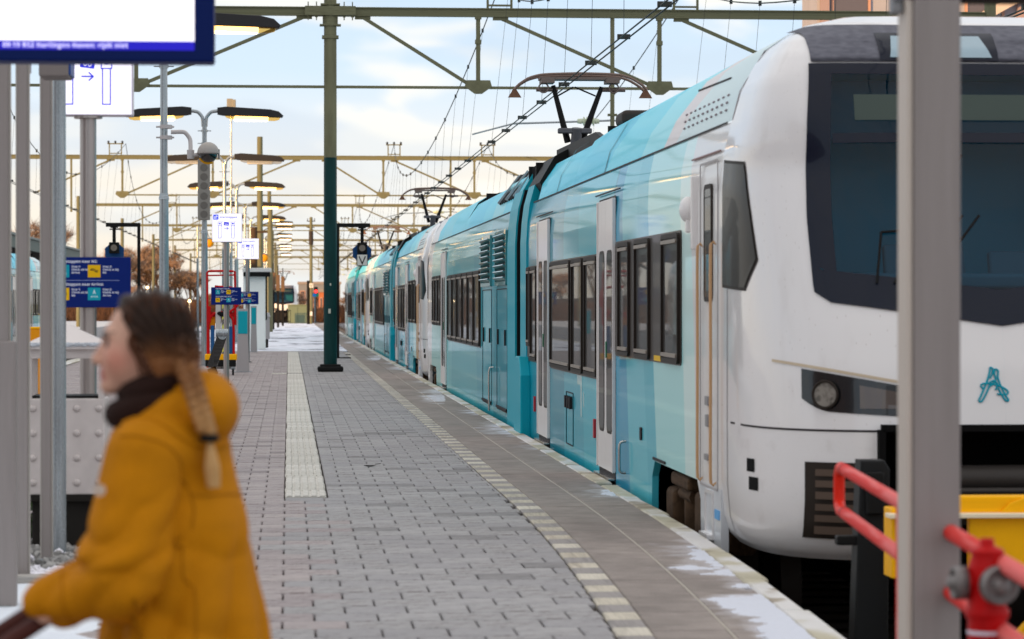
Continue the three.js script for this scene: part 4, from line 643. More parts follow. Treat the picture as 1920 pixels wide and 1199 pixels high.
{ // thin mast with an aerial box; yellow camera domes on brackets
  const t = thing('aerial_mast', 'thin mast with a small grey aerial box on top', 'mast', V(at(433, 500, 96).x, 0, -96));
  part('mast', [rod(V(0, 0, 0), V(0, 4.2, 0), 0.06, 0.05, 10), rod(V(0, 4.2, 0), V(0, 8.25, 0), 0.036, 0.032, 10), rod(V(0, 4.9, 0), V(0, 5.0, 0), 0.08)], C.galv, t);
  part('aerial', [rb(0.2, 0.46, 0.1, 0.02, -0.04, 8.05, 0), rb(0.12, 0.4, 0.06, 0.02, 0.1, 8.05, 0.05)], std('#8d8a80', 0.6), t);
  for (const [px, py, z, r, l] of [[495, 484, 140, 0.2, 'round yellow camera dome on a bracket, right of the two dark brown poles'], [392, 456, 125, 0.2, 'round yellow camera dome with blue back, left of the second white sign']]) {
    const q = at(px, py, z), d = thing('yellow_dome', l, 'warning lamp', q);
    part('globe', new THREE.SphereGeometry(r, 20, 14), std('#e79a12', 0.4), d); part('cap', place(new THREE.SphereGeometry(r * 1.05, 20, 8, 0, 2 * PI, 0, 1.1), 0, 0.015, -0.03, 0, -0.4), std('#5b6f80', 0.5), d);
    part('bracket', [pipe([V(0, r, 0), V(-0.1, r + 0.25, 0), V(-0.5, r + 0.3, 0)], 0.03, 6), rod(V(-0.5, r + 0.5, 0), V(-0.5, -q.y, 0), 0.05)], C.galv, d);
  }
}
[[507, 150, 'slim olive pole with cut off top behind the lamps, right one of two', 6.6], [583, 208, 'olive pole with small crossbars beside the signal marked V at the far end', 7.7]].forEach(([px, z, l, h], i) => {
  const t = thing('olive_pole', l, 'pole', V(at(px, 500, z).x, 0, -z));
  part('shaft', rod(V(0, 0, 0), V(0, h, 0), 0.12, 0.11, 12), C.olive, t);
  if (i) part('crossbar', [bx(0.6, 0.06, 0.06, 0, h - 0.3, 0), bx(0.5, 0.06, 0.06, 0, h - 0.75, 0), ...[-0.25, 0.25].map(d => rod(V(d, h - 0.3, 0), V(d, h - 0.1, 0), 0.03)), rod(V(0, h - 2, 0), V(0, h - 0.9, 0), 0.17, 0.17, 10)], C.iron, t);
});

// ---------------------------------------------------------------- changing signs
const signT = canvas(512, 496, (c, W, H) => {
  c.fillStyle = '#f3effa'; c.fillRect(0, 0, W, H); c.fillStyle = '#2743cf'; c.fillRect(14, 14, 92, 92);
  c.strokeStyle = '#f3effa'; c.lineWidth = 9; c.beginPath(); c.moveTo(34, 46); c.lineTo(86, 46); c.moveTo(72, 32); c.lineTo(86, 46); c.lineTo(72, 60); c.moveTo(86, 76); c.lineTo(34, 76); c.moveTo(48, 62); c.lineTo(34, 76); c.lineTo(48, 90); c.stroke();
  c.fillStyle = '#4a4fb8'; c.font = 'bold 52px sans-serif'; c.fillText('overstappen', 124, 78);
  c.strokeStyle = '#2a2fc4'; c.lineWidth = 7;
  for (const x of [105, 335]) { c.strokeRect(x, 212, 48, 222); c.strokeRect(x - 8, 146, 64, 66); c.beginPath(); c.ellipse(x + 24, 176, 18, 14, 0, 0, 7); c.fillStyle = '#2a2fc4'; c.fill(); c.beginPath(); c.moveTo(x - 22, 140); c.lineTo(x - 40, 122); c.moveTo(x + 70, 140); c.lineTo(x + 88, 122); c.stroke(); }
  c.save(); c.translate(244, 180); c.rotate(0.12); c.fillRect(-44, -32, 88, 62); c.strokeStyle = '#f3effa'; c.lineWidth = 5; c.beginPath(); c.arc(-14, 8, 9, 0, 7); c.stroke(); c.beginPath(); c.arc(14, 8, 9, 0, 7); c.stroke(); c.restore();
  c.strokeStyle = '#2a2fc4'; c.lineWidth = 9; c.beginPath(); c.moveTo(206, 262); c.lineTo(276, 262); c.moveTo(250, 236); c.lineTo(278, 262); c.lineTo(250, 288); c.stroke();
});
const boardT = canvas(1024, 600, (c, W, H) => {
  c.fillStyle = '#00206f'; c.fillRect(0, 0, W, H); c.fillStyle = '#eef0f8';
  const row = (y, a, c1, n1, c2, n2) => {
    c.fillStyle = '#eef0f8'; c.font = 'bold 46px sans-serif'; c.fillText(a, 150, y + 40);
    for (const [x, col, st, tx, n] of [[150, c1, 'Stap 1:', 'Check uit bij', n1], [520, c2, 'Stap 2:', 'Check in bij', n2]]) {
      c.fillStyle = col; c.fillRect(x, y + 66, 150, 150); c.fillStyle = '#eef0f8'; c.font = 'bold 34px sans-serif';
      c.fillText(st, x + 176, y + 98); c.fillText(tx, x + 176, y + 134); c.fillText(n, x + 176, y + 170);
      if (n === 'NS') { c.strokeStyle = '#2b2620'; c.lineWidth = 9; c.beginPath(); c.moveTo(x + 30, y + 130); c.lineTo(x + 66, y + 130); c.lineTo(x + 92, y + 150); c.lineTo(x + 122, y + 150); c.moveTo(x + 30, y + 130); c.lineTo(x + 44, y + 114); c.lineTo(x + 74, y + 116); c.lineTo(x + 102, y + 138); c.lineTo(x + 122, y + 130); c.stroke(); }
      else { c.strokeStyle = '#dff4f5'; c.lineWidth = 8; c.beginPath(); c.moveTo(x + 62, y + 140); c.lineTo(x + 76, y + 96); c.lineTo(x + 92, y + 140); c.moveTo(x + 66, y + 126); c.lineTo(x + 90, y + 126); c.stroke(); c.fillStyle = '#dff4f5'; c.font = 'bold 30px sans-serif'; c.fillText('arriva', x + 34, y + 182); }
    }
  };
  row(24, 'Overstappen naar NS:', '#11a0b5', 'Arriva', '#eab90e', 'NS'); c.fillStyle = '#8f9cc9'; c.fillRect(150, 274, 744, 6); row(300, 'Overstappen naar Arriva:', '#eab90e', 'NS', '#11a0b5', 'Arriva');
});
function infoSign(z, px, label, up = 0) {
  const X = at(px, 560, z).x, t = thing('transfer_sign', label, 'sign', V(X, 0, -z), 'white and blue transfer signs on steel poles');
  part('pole', [rod(V(0, 0, 0), V(0, 2.6 + up, 0), 0.052, 0.052, 20), rod(V(0, 0, 0), V(0, 0.03, 0), 0.1, 0.1, 16), rod(V(0, 2.585 + up, 0), V(0, 2.6 + up, 0), 0.09, 0.09, 16)], phys('#a39b98', 0.28, 0.75), t);
  const b = part('lightbox', rb(0.54, 0.52, 0.16, 0.012, 0.015, 2.86 + up, 0), std('#d9d3df', 0.4), t);
  part('sign_face', place(new THREE.PlaneGeometry(0.525, 0.505), 0.015, 2.86 + up, 0.082), std('#ffffff', 0.4, 0, { map: signT, emissive: '#ffffff', emissiveMap: signT, emissiveIntensity: 0.55 }), b);
  const d = part('board', rb(0.545, 0.318, 0.03, 0.006, 0.0, 1.622, 0.085), C.navy, t);
  part('board_face', place(new THREE.PlaneGeometry(0.54, 0.313), 0, 1.622, 0.1015), phys('#ffffff', 0.5, 0, { map: boardT, specularIntensity: 0.3 }), d);
  return t;
}
infoSign(18.4, 165, 'nearest white and blue transfer sign, partly hidden behind the big blue display', 0.075);
infoSign(52.5, 424, 'white and blue transfer sign behind the red lift');
infoSign(72.8, 464, 'small white and blue transfer sign farthest back, beside the white booth');

// ---------------------------------------------------------------- black signal frames
function signalFrame(px, label, side_, withV) {
  const z = 78, base = at(px, 560, z), t = thing('signal_frame', label, 'signal', V(base.x, 0, -z)), s = side_;
  part('post', [bx(0.085, 3.62, 0.085, 0, 1.81, 0), bx(0.02, 0.02, 0.3, 0.1, 0.02, 0)], C.black, t); part('arm', bx(0.92, 0.11, 0.09, s * 0.42, 3.6, 0), C.black, t);
  part('foot', [bx(0.5, 0.03, 0.2, 0.1, 0.015, 0), bx(0.14, 0.02, 0.16, 0.28, 0.1, 0)], C.dark, t);
  const x = s * 0.66;
  part('hanger', [bx(0.09, 0.44, 0.06, x, 3.3, 0), bx(0.24, 0.03, 0.14, x, 3.48, 0), bx(0.2, 0.03, 0.14, x, 3.53, 0)], C.black, t);
  const l = part('lamp_case', rb(0.27, 0.3, 0.2, 0.02, x, 2.98, 0), C.black, t); part('lamp_lens', rod(V(x, 2.98, 0.1), V(x, 2.98, 0.13), 0.085, 0.085, 20), phys('#4f463f', 0.15, 0, { clearcoat: 1 }), l);
  part('back_disc', place(poly(Array.from({ length: 16 }, (_, i) => { const a = i / 16 * 2 * PI, r = i % 2 ? 0.28 : 0.25; return [r * Math.cos(a), r * Math.sin(a)]; }), 0.02), x, 2.86, -0.14), std('#1b4a80', 0.5), t);
  if (withV) { const p = part('plate', rb(0.3, 0.32, 0.03, 0.005, x, 2.66, 0.09), C.black, t); part('plate_face', place(new THREE.PlaneGeometry(0.265, 0.285), x, 2.66, 0.1065), std('#ffffff', 0.5, 0, { map: canvas(128, 138, (c, W, H) => { c.fillStyle = '#dcd9d2'; c.fillRect(0, 0, W, H); c.strokeStyle = '#22201f'; c.lineWidth = 15; c.beginPath(); c.moveTo(22, 20); c.lineTo(64, 118); c.lineTo(106, 20); c.stroke(); }) }), p); }
  return t;
}
signalFrame(633, 'black signal frame behind the dark green column, with a white plate marked V', 1, true);
signalFrame(260, 'black signal frame on the left, its lamp hanging above the blue sign', -1, false);
{ // small far signals
  const t = thing('marker_post', 'dark post with small white plates marked V at the far platform end', 'signal', V(at(578, 560, 205).x, 0, -205));
  part('post', bx(0.22, 3.1, 0.1, 0, 1.55, 0), C.black, t);
  const V2 = canvas(64, 64, (c, W, H) => { c.fillStyle = '#e3e0da'; c.fillRect(0, 0, W, H); c.strokeStyle = '#222'; c.lineWidth = 7; c.beginPath(); c.moveTo(14, 12); c.lineTo(32, 52); c.lineTo(50, 12); c.stroke(); });
  part('plate', place(new THREE.BoxGeometry(0.26, 0.3, 0.03), 0.2, 2.75, 0.08), std('#ffffff', 0.5, 0, { map: V2 }), t); part('plate', rb(0.16, 0.3, 0.03, 0.01, 0.2, 0.75, 0.08), C.white, t);
  const s = thing('railway_signal', 'railway signal showing a red light beyond the platform end', 'signal', V(at(592, 560, 300).x, -1, -300));
  part('mast', rod(V(0, 0, 0), V(0, 3.7, 0), 0.06, 0.06, 8), C.iron, s); part('head', rb(0.42, 0.9, 0.2, 0.1, 0, 3.75, 0), C.black, s);
  part('signal_light', rod(V(0, 3.72, 0.1), V(0, 3.72, 0.14), 0.17, 0.17, 16), std('#ff3b30', 0.4, 0, { emissive: new THREE.Color(1, 0.03, 0.03), emissiveIntensity: 3 }), s);
  const b = thing('direction_board', 'small blue and green board below the red signal', 'sign', V(at(590, 557, 290).x, -1, -290));
  part('panel', rb(0.55, 0.3, 0.04, 0.02, -0.14, 3.3, 0), std('#2f8fe0', 0.5), b); part('panel', rb(0.26, 0.3, 0.04, 0.02, 0.27, 3.3, 0), std('#3d9a78', 0.5), b); part('post', rod(V(0, 0, -0.04), V(0, 3.2, -0.04), 0.05), C.galv, b);
}

// ---------------------------------------------------------------- things standing on the platform
function cardPost(px, z, w, h, label) {
  const t = thing('card_reader', label, 'card reader', V(at(px, 640, z).x, 0, -z), 'grey card reader posts with turquoise panels');
  part('post', place(poly([[-w * 0.55, 0], [w * 0.55, 0], [w * 0.42, h * 0.6], [w * 0.45, h], [-w * 0.45, h], [-w * 0.42, h * 0.6]], w * 0.7, 0.01), 0, 0, -w * 0.35), std('#a9a5a6', 0.45), t);
  part('panel', rb(w * 0.86, h * 0.36, 0.03, 0.01, 0, h * 0.79, w * 0.37), C.turq, t); part('foot_plate', bx(w * 1.6, 0.012, w * 1.2, 0, 0.006, 0), C.galv, t);
}
cardPost(455, 62.5, 0.24, 1.36, 'wide grey card reader post right of the red lift'); cardPost(475.5, 88, 0.17, 1.4, 'slim grey card reader post in front of the white booth');
{
  const z = 93.5, t = thing('booth', 'white platform booth with dark flat roof edged white', 'booth', V(at(479, 640, z).x, 0, -z));
  part('wall', [rb(0.7, 2.5, 0.9, 0.02, -0.03, 1.25, 0)], std('#eef1ec', 0.55), t); part('roof', [rb(0.86, 0.14, 1.3, 0.02, 0.04, 2.42, 0)], C.black, t); part('roof_edge', rb(0.92, 0.13, 1.36, 0.02, 0.05, 2.56, 0), std('#dcdad6', 0.5), t);
  part('side_panel', rb(0.06, 1.5, 0.8, 0.01, 0.34, 1.7, 0), C.dark, t);
  const w = thing('litter_box', 'small grey box on a dark stand beside the white booth', 'bin', V(at(500, 640, 97).x, 0, -97)); part('case', rb(0.2, 0.75, 0.3, 0.04, 0, 0.66, 0), std('#a19d9c', 0.5), w); part('lid', place(poly([[-0.12, 0], [0.12, 0], [0.08, 0.12], [-0.12, 0.16]], 0.3, 0.01), 0, 1.04, -0.15), std('#b5b1b0', 0.45), w); part('stand', bx(0.1, 0.3, 0.1, 0, 0.15, 0), C.dark, w);
  const c = thing('equipment_cabinet', 'pale green equipment cabinet with two doors at the platform end', 'cabinet', V(at(558, 600, 214).x, 0, -214));
  part('case', rb(1.46, 1.35, 0.7, 0.02, 0, 0.675, 0), std('#67735f', 0.55), c); for (const d of [-0.36, 0.36]) part('cabinet_door', rb(0.69, 1.22, 0.03, 0.01, d, 0.66, 0.36), std('#6f7b66', 0.55), c); part('lid', rb(1.54, 0.06, 0.78, 0.02, 0, 1.37, 0), std('#7c846c', 0.5), c);
  const f = thing('railing', 'dark railing left of the green equipment cabinet', 'railing', V(at(527, 600, 212).x, 0, -212)); parts('rail', [0.95, 0.15].map(y => rod(V(-0.6, y, 0), V(0.7, y, 0), 0.03)), C.black, f); for (let i = 0; i < 9; i++) part('bar', rod(V(-0.6 + i * 0.16, 0, 0), V(-0.6 + i * 0.16, 0.95, 0), 0.016), C.black, f); part('panel', bx(0.7, 0.6, 0.02, -0.2, 0.55, -0.03), C.dark, f);
  for (const [px, zz, l] of [[512, 165, 'tallest dark cabinet post left of the far white train'], [521, 178, 'middle dark post in front of the far white train'], [530, 190, 'right dark post in front of the far white train']]) { const p = thing('platform_post', l, 'post', V(at(px, 600, zz).x, 0, -zz), 'dark posts with brown tops at the platform end'); part('shaft', bx(0.14, 2.3, 0.14, 0, 1.15, 0), C.black, p); part('top_box', rb(0.24, 1.0, 0.24, 0.02, 0, 2.75, 0), std('#6b5440', 0.6), p); part('aerial', rod(V(0, 3.2, 0), V(0, 3.8, 0), 0.03), C.black, p); }
  for (const [px, w, h, l] of [[476, 0.34, 4.6, 'dark brown pole behind the second pair of signs']]) { const p = thing('brown_pole', l, 'pole', V(at(px, 500, 118).x, 0, -118)); part('shaft', rod(V(0, 0, 0), V(0, h, 0), 0.14, 0.13, 12), std('#4a3a2c', 0.7), p); part('bracket', bx(0.5, 0.08, 0.1, 0.3, h - 0.2, 0), std('#4a3a2c', 0.7), p); }
}
{ // red hand-pushed wheelchair lift
  const z = 60, P = (px, py, d = 0) => at(px, py, z + d).sub(V(-1.33, 0, -z)), t = thing('wheelchair_lift', 'red tubular wheelchair lift with yellow base and striped mast', 'lift', V(-1.33, 0, -z));
  part('frame', [pipe([P(389, 690), P(389, 600), P(388, 516), P(391, 509), P(436, 509), P(440, 514), P(441, 600), P(441, 610)], 0.024, 8, 60), pipe([P(389, 517), P(440, 516)], 0.016), bx(0.56, 0.1, 0.04, P(415, 590).x, P(415, 590).y, -0.05), bx(0.07, 0.34, 0.05, P(392, 590).x, P(392, 590).y, 0)], C.red, t);
  parts('handle', [pipe([P(405, 538), P(430, 539), P(442, 545), P(445, 560), P(444, 574), P(432, 584), P(421, 588)], 0.026, 8, 40), pipe([P(391, 668), P(391, 610), P(397, 592), P(410, 585), P(426, 587), P(436, 600), P(438, 622), P(438, 668)], 0.026, 8, 60), rb(0.06, 0.06, 0.06, 0.01, P(405, 538).x, P(405, 538).y, 0)], C.red, t);
  parts('mast', [rb(0.11, 1.62, 0.1, 0.01, P(409, 612).x, 0.95, 0), rb(0.07, 1.5, 0.1, 0.01, P(418, 612).x, 0.9, -0.03)], std('#c3c0bd', 0.4, 0.3), t);
  part('hazard_tape', place(new THREE.PlaneGeometry(0.055, 1.2), P(419.5, 615).x, 0.98, 0.075), std('#ffffff', 0.6, 0, { map: canvas(32, 512, (c, W, H) => { c.fillStyle = '#e3e516'; c.fillRect(0, 0, W, H); c.fillStyle = '#161616'; for (let y = -40; y < H; y += 96) { c.beginPath(); c.moveTo(0, y + 34); c.lineTo(W, y); c.lineTo(W, y + 48); c.lineTo(0, y + 82); c.fill(); } }) }), t);
  part('base', [rb(0.66, 0.13, 0.5, 0.02, P(414, 670).x, P(414, 670).y, 0)], C.yellow, t); part('front_plate', [rb(0.63, 0.14, 0.06, 0.01, P(414, 680).x, P(414, 681).y, 0.24)], C.black, t);
  parts('side_panel', [rb(0.08, 0.62, 0.2, 0.02, P(398, 630).x, 0.72, -0.1), rb(0.12, 0.62, 0.2, 0.02, P(431, 630).x, 0.7, -0.1)], std('#245a93', 0.5), t); part('orange_panel', rb(0.13, 0.28, 0.05, 0.01, P(397, 600).x, 1.08, -0.12), C.orange, t);
  parts('glove_grip', [0, 1, 2, 3].map(i => place(new THREE.SphereGeometry(0.05, 10, 8).scale(1.2, 0.8, 1), P(412 + i * 4, 588 + (i % 2) * 3).x, P(412, 588 + (i % 2) * 3).y, 0.06)), C.rubber, t);
  for (const px of [396, 437]) { const c = P(px, 697), w = part('castor', [rod(V(c.x - 0.02, 0.075, 0.2), V(c.x + 0.02, 0.075, 0.2), 0.075, 0.075, 18), rod(V(c.x - 0.022, 0.075, 0.2), V(c.x + 0.022, 0.075, 0.2), 0.03)], C.rubber, t); part('fork', bx(0.1, 0.09, 0.1, c.x, 0.16, 0.18), C.galv, w); }
  part('axle_bar', [rod(P(395, 690), P(437, 690), 0.025)], C.galv, t);
}
{ // black slanted arm with grey hinges
  const z = 30, P = (px, py) => at(px, py, z), a = P(417, 628), b = P(396, 690), c = P(405, 712), t = thing('hinged_arm', 'black slanted arm with grey hinge in front of the red lift', 'trolley handle', V(b.x, 0, b.z)), o = t.position, L = p => p.clone().sub(o);
  part('arm', [beam(L(a), L(b), 0.075, 0.1), beam(L(b), L(c), 0.075, 0.09)], C.blackGloss, t); part('hinge', [rod(L(a).add(V(-0.07, 0.02, 0.06)), L(a).add(V(0.06, 0.02, 0.06)), 0.04, 0.04, 16), rod(L(a).add(V(0.0, 0.0, -0.05)), L(a).add(V(0, 0, 0.07)), 0.05, 0.05, 16), rod(L(c).add(V(-0.06, 0, 0.03)), L(c).add(V(0.06, 0.03, 0.03)), 0.045, 0.045, 14)], C.galv, t);
  part('bar', [pipe([L(c), L(P(398, 760)), L(P(380, 800)), V(-0.2, 0.1, 0)], 0.03, 8, 30), rod(V(-0.34, 0.1, 0), V(0.1, 0.1, 0), 0.025)], C.black, t);
  for (const d of [-0.34, 0.1]) part('wheel', rod(V(d - 0.02, 0.09, 0), V(d + 0.02, 0.09, 0), 0.09, 0.09, 22), C.rubber, t);
}
{ // litter bin with pyramid lid
  const z = 17.6, t = thing('litter_bin', 'grey square litter bin with studded panel and pyramid lid dusted with snow', 'bin', V(-1.335, 0, -z));
  const h = 0.245, m = std('#ddd3cf', 0.45, 0, { map: mottle([0.96, 0.96, 0.96], 0.05, 6, 301) });
  part('case', [rb(0.47, 0.58, 0.44, 0.012, 0, 0.63, 0)], m, t); part('plinth', [bx(0.5, 0.04, 0.47, 0, 0.325, 0), rb(0.4, 0.34, 0.38, 0.02, 0, 0.16, 0)], C.dark, t);
  parts('hood_post', [[-1, 1], [1, 1], [-1, -1], [1, -1]].map(([a, b]) => bx(0.035, 0.34, 0.035, a * 0.215, 1.07, b * 0.2)), m, t); parts('hood_rail', [bx(0.47, 0.06, 0.03, 0, 1.19, 0.205), bx(0.47, 0.06, 0.03, 0, 1.19, -0.205), bx(0.03, 0.06, 0.41, 0.22, 1.19, 0), bx(0.03, 0.06, 0.41, -0.22, 1.19, 0)], m, t);
  const lid = new THREE.ConeGeometry(0.37, 0.13, 4, 1); lid.rotateY(PI / 4); lid.scale(1, 1, 0.95); part('lid', [lid.translate(0, 1.30, 0), bx(0.525, 0.02, 0.5, 0, 1.226, 0)], std('#e0d8d5', 0.5), t);
  for (const x of [-0.19, -0.07, 0.07, 0.2]) for (let i = 0; i < 4; i++) part('stud', place(new THREE.SphereGeometry(0.022, 14, 8, 0, 2 * PI, 0, PI / 2).scale(1, 0.55, 1), x, 0.86 - i * 0.148, 0.222, 0, PI / 2), std('#cdc3bf', 0.3, 0.2), t);
  part('inner_bin', bx(0.4, 0.02, 0.38, 0, 0.925, 0), C.black, t);
  const R = rng(77), sp = []; for (let i = 0; i < 420; i++) { const x = (R() - 0.5) * 0.52; sp.push(place(new THREE.IcosahedronGeometry(0.006 + R() * 0.006, 0), x, 1.236 + R() * 0.012, 0.246 + (R() - 0.5) * 0.02)); } part('snow_crust', sp, C.snow, t).userData.kind = 'stuff';
}
{ // grey posts of the wind screen frame and the round post beside them
  const H = 3.15;
  const mk = (z, x, w, d, label) => { const t = thing('grey_post', label, 'post', V(x, 0, -z), 'grey steel posts at the left of the platform'); part('shaft', [rb(w, H, d, 0.008, 0, H / 2, 0)], C.greySteel, t); parts('side_strip', [rb(0.008, H, 0.03, 0.003, -w / 2 - 0.003, H / 2, d / 2 - 0.02), rb(0.012, H, 0.02, 0.004, w / 2 + 0.005, H / 2, 0)], std('#b3ada6', 0.45), t); part('foot_plate', rb(w * 1.6, 0.02, d * 1.6, 0.006, 0, 0.03, 0), C.galv, t); return t; };
  const a = mk(13.99, -1.366, 0.05, 0.09, 'leftmost thick grey post, with a wider sleeve on its lower half'); part('sleeve', rb(0.105, 1.3, 0.11, 0.012, 0.008, 0.66, 0), C.greySteel, a);
  mk(15.3, -1.395, 0.054, 0.08, 'second grey post from the left'); mk(16.53, -1.375, 0.052, 0.08, 'third grey post from the left, touching the round galvanised post');
  const g = thing('round_post', 'round galvanised steel post between third grey post and the blue transfer board', 'post', V(-1.345, 0, -17.05)); part('shaft', rod(V(0, 0, 0), V(0, 3.15, 0), 0.042, 0.042, 20), C.galv, g); part('foot_plate', rb(0.16, 0.02, 0.16, 0.005, 0, 0.02, 0), C.galv, g);
  const s = thing('hanging_sign', 'small blue edged sign box hanging under the big display', 'sign', at(104, 130, 15.9)); part('case', rb(0.16, 0.2, 0.3, 0.01, 0, 0.05, 0), std('#837b78', 0.5), s); part('blue_face', rb(0.012, 0.18, 0.28, 0.003, 0.086, 0.05, 0), std('#2c4d92', 0.4), s); part('bracket', [bx(0.04, 0.3, 0.04, -0.05, 0.2, -0.2), bx(0.03, 0.1, 0.05, -0.14, 0.02, 0.1)], C.galv, s);
}
{ // the big departure display, hung from a beam above the picture
  const z = 11, bl = at(-120, 117, z), tr = at(402, -190, z), w = tr.x - bl.x, h = tr.y - bl.y, t = thing('departure_display', 'big blue framed departure display with blank white screen, hanging top left', 'display', V((bl.x + tr.x) / 2, (bl.y + tr.y) / 2, -z));
  part('case', rb(w, h, 0.16, 0.012), phys('#001a58', 0.5, 0, { specularIntensity: 0.25 }), t);
  const s0 = at(-80, 92, z - 0.083), s1 = at(364, -150, z - 0.083), sw = s1.x - s0.x, sh = s1.y - s0.y;
  part('screen', place(new THREE.PlaneGeometry(sw, sh), (s0.x + s1.x) / 2 - t.position.x, (s0.y + s1.y) / 2 - t.position.y, 0.082), std('#111111', 0.3, 0, { emissive: '#ffffff', emissiveIntensity: 1.05, emissiveMap: canvas(1024, 560, (c, W, H) => { c.fillStyle = '#fbf7ff'; c.fillRect(0, 0, W, H); c.fillStyle = '#1d16a8'; c.fillRect(0, H - 39, W, 39); c.fillStyle = '#d9d4ff'; c.font = 'bold 31px sans-serif'; c.fillText('09:19 RS2 Harlingen Haven: rijdt niet', 192, H - 10, 570); }) }), t);
  parts('hanger', [-0.35, 0.35].map(d => rod(V(d, h / 2, 0), V(d, 0.75, 0), 0.03)), C.galv, t);
  const b = thing('display_gantry', 'grey steel frame above the picture that carries the departure display', 'frame', V(0, 0, -z)); part('beam', bx(3, 0.12, 0.12, -2.2, t.position.y + 0.78, 0), C.greySteel, b); part('post', bx(0.12, t.position.y + 0.78, 0.12, -3.6, (t.position.y + 0.78) / 2, 0), C.greySteel, b);
  const l = new THREE.RectAreaLight(new THREE.Color(1, 0.98, 1), 0.9, sw, sh); l.position.set(0, 0, 0.1); l.rotation.y = PI; t.add(l);
}
{ // big grey post at the right with its cross beam and small camera
  const z = 8.6, X = at(1742, 600, z).x, t = thing('roof_post', 'broad grey steel post in the right foreground in front of the train', 'post', V(X, 0, -z));
  part('shaft', [rb(0.143, 2.42, 0.16, 0.006, 0.008, 1.21, 0)], C.greySteel, t); part('painted_lit_edge', rb(0.018, 2.42, 0.14, 0.006, -0.073, 1.21, 0.0), std('#c6bbb0', 0.45), t); part('cross_beam', bx(1.7, 0.14, 0.16, 0.77, 2.475, 0), C.dark, t); part('foot_plate', rb(0.3, 0.02, 0.3, 0.006, 0, 0.01, 0), C.galv, t);  // the pale strip paints in the warm light along the left side
  const c = thing('small_loudspeaker', 'small grey loudspeaker at the top of the broad grey post', 'loudspeaker', at(1680, 8, z)); part('case', rb(0.034, 0.06, 0.06, 0.008), std('#8b8d90', 0.5), c); part('grille', [-1, 1].map(s => rod(V(s * 0.006, 0.006, 0.028), V(s * 0.006, 0.006, 0.032), 0.004)), C.black, c); part('bracket', bx(0.04, 0.02, 0.02, 0.03, 0.02, 0), C.black, c);
}
{ // red barrier rail, hydrant, buffer stop
  const R0 = (px, py, y) => { const d = V((px - 960) / F, -(py - 599.5) / F, -1).applyQuaternion(camera.quaternion); return d.multiplyScalar((y - 1.49) / d.y).add(camera.position); };
  const p1 = R0(1575, 876, 0.8), p2 = R0(1925, 1083, 0.8), dir = p2.clone().sub(p1).normalize(), low = 0.62, e = p2.clone().addScaledVector(dir, 0.35), E2 = v => v.clone().setY(low), t = thing('barrier_rail', 'red and faded pink tubular barrier rail bent round at its left end', 'barrier', V(p1.x, 0, p1.z)), L = v => v.clone().sub(t.position);
  const bend1 = [p1.clone().addScaledVector(dir, 0.22), p1.clone().addScaledVector(dir, 0.05), p1.clone().addScaledVector(dir, -0.02).setY(0.775), p1.clone().addScaledVector(dir, -0.03).setY(0.71), p1.clone().addScaledVector(dir, -0.02).setY(0.645), p1.clone().addScaledVector(dir, 0.05).setY(low), p1.clone().addScaledVector(dir, 0.22).setY(low)];
  part('end_loop', pipe(bend1.map(L), 0.024, 12, 60), std('#dc2a16', 0.45), t);
  const pinkM = std('#e88d88', 0.6, 0, { map: tex(128, 256, (u, v) => { const f = step(0.42, 0.62, fbm(u * 4, v * 8, 401, 4, 4, 8)); return [0, 1, 2].map(c => lerp([0.93, 0.36, 0.33][c], [0.98, 0.76, 0.76][c], f)); }) });
  parts('rail', [p1.clone().addScaledVector(dir, 0.2), p1.clone().addScaledVector(dir, 0.2).setY(low)].map(a => rod(L(a), L(e.clone().setY(a.y)), 0.0245, 0.0245, 16)), pinkM, t);
  parts('joint_ring', [p1.clone().addScaledVector(dir, 0.2), p1.clone().addScaledVector(dir, 0.2).setY(low)].map(a => rod(L(a), L(a.clone().addScaledVector(dir, 0.02)), 0.026, 0.026, 16)), std('#8a4340', 0.6), t);
  parts('rail_post', [2.3, 5.3].map(k => { const b = p1.clone().addScaledVector(dir, k); return rod(L(b.clone().setY(0)), L(b.clone().setY(0.79)), 0.03, 0.03, 12); }), pinkM, t);
  const hz = 7.5, hp = at(1852, 600, hz), S = hz / F, h = thing('fire_hydrant', 'red fire hydrant with round grey caps at the bottom right', 'fire hydrant', V(hp.x, 0, -hz)), Y = py => 1.49 - (py - 569) * S;
  part('body', lathe([[0, Y(1017)], [13 * S, Y(1017)], [14 * S, Y(1030)], [14.5 * S, Y(1031)], [31 * S, Y(1038)], [33 * S, Y(1044)], [30 * S, Y(1050)], [34 * S, Y(1062)], [38 * S, Y(1078)], [38 * S, Y(1100)], [37 * S, Y(1150)], [42 * S, Y(1152)], [42 * S, Y(1166)], [37 * S, Y(1172)], [37 * S, 0.06], [60 * S, 0.05], [60 * S, 0.01], [0, 0.01]].reverse(), 32), C.red, h);
  const cap = (x, y, zz, r, ry) => [place(lathe([[0, 0.05], [r * 0.3, 0.05], [r * 0.42, 0.035], [r * 0.5, 0.028], [r * 0.72, 0.018], [r * 0.8, 0.034], [r * 0.95, 0.036], [r, 0.024], [r, 0], [0, 0]], 28), x, y, zz, 0, PI / 2, 0).applyMatrix4(new THREE.Matrix4().makeRotationY(ry))];
  const capM = std('#85807e', 0.45, 0.35, { map: mottle([0.96, 0.96, 0.96], 0.2, 6, 402) });
  part('cap', cap(0, Y(1102), 0.06, 37 * S, 0.18), capM, h); part('cap', cap(0, Y(1102), 0.058, 32 * S, -1.55), capM, h); part('collar', [rod(V(-0.045, Y(1102), 0), V(-0.06, Y(1102), 0), 0.03, 0.03, 16)], C.red, h); part('white_band', rod(V(0, Y(1199), 0), V(0, Y(1192), 0), 38.2 * S, 38.2 * S, 32), std('#ddd8e6', 0.5), h);
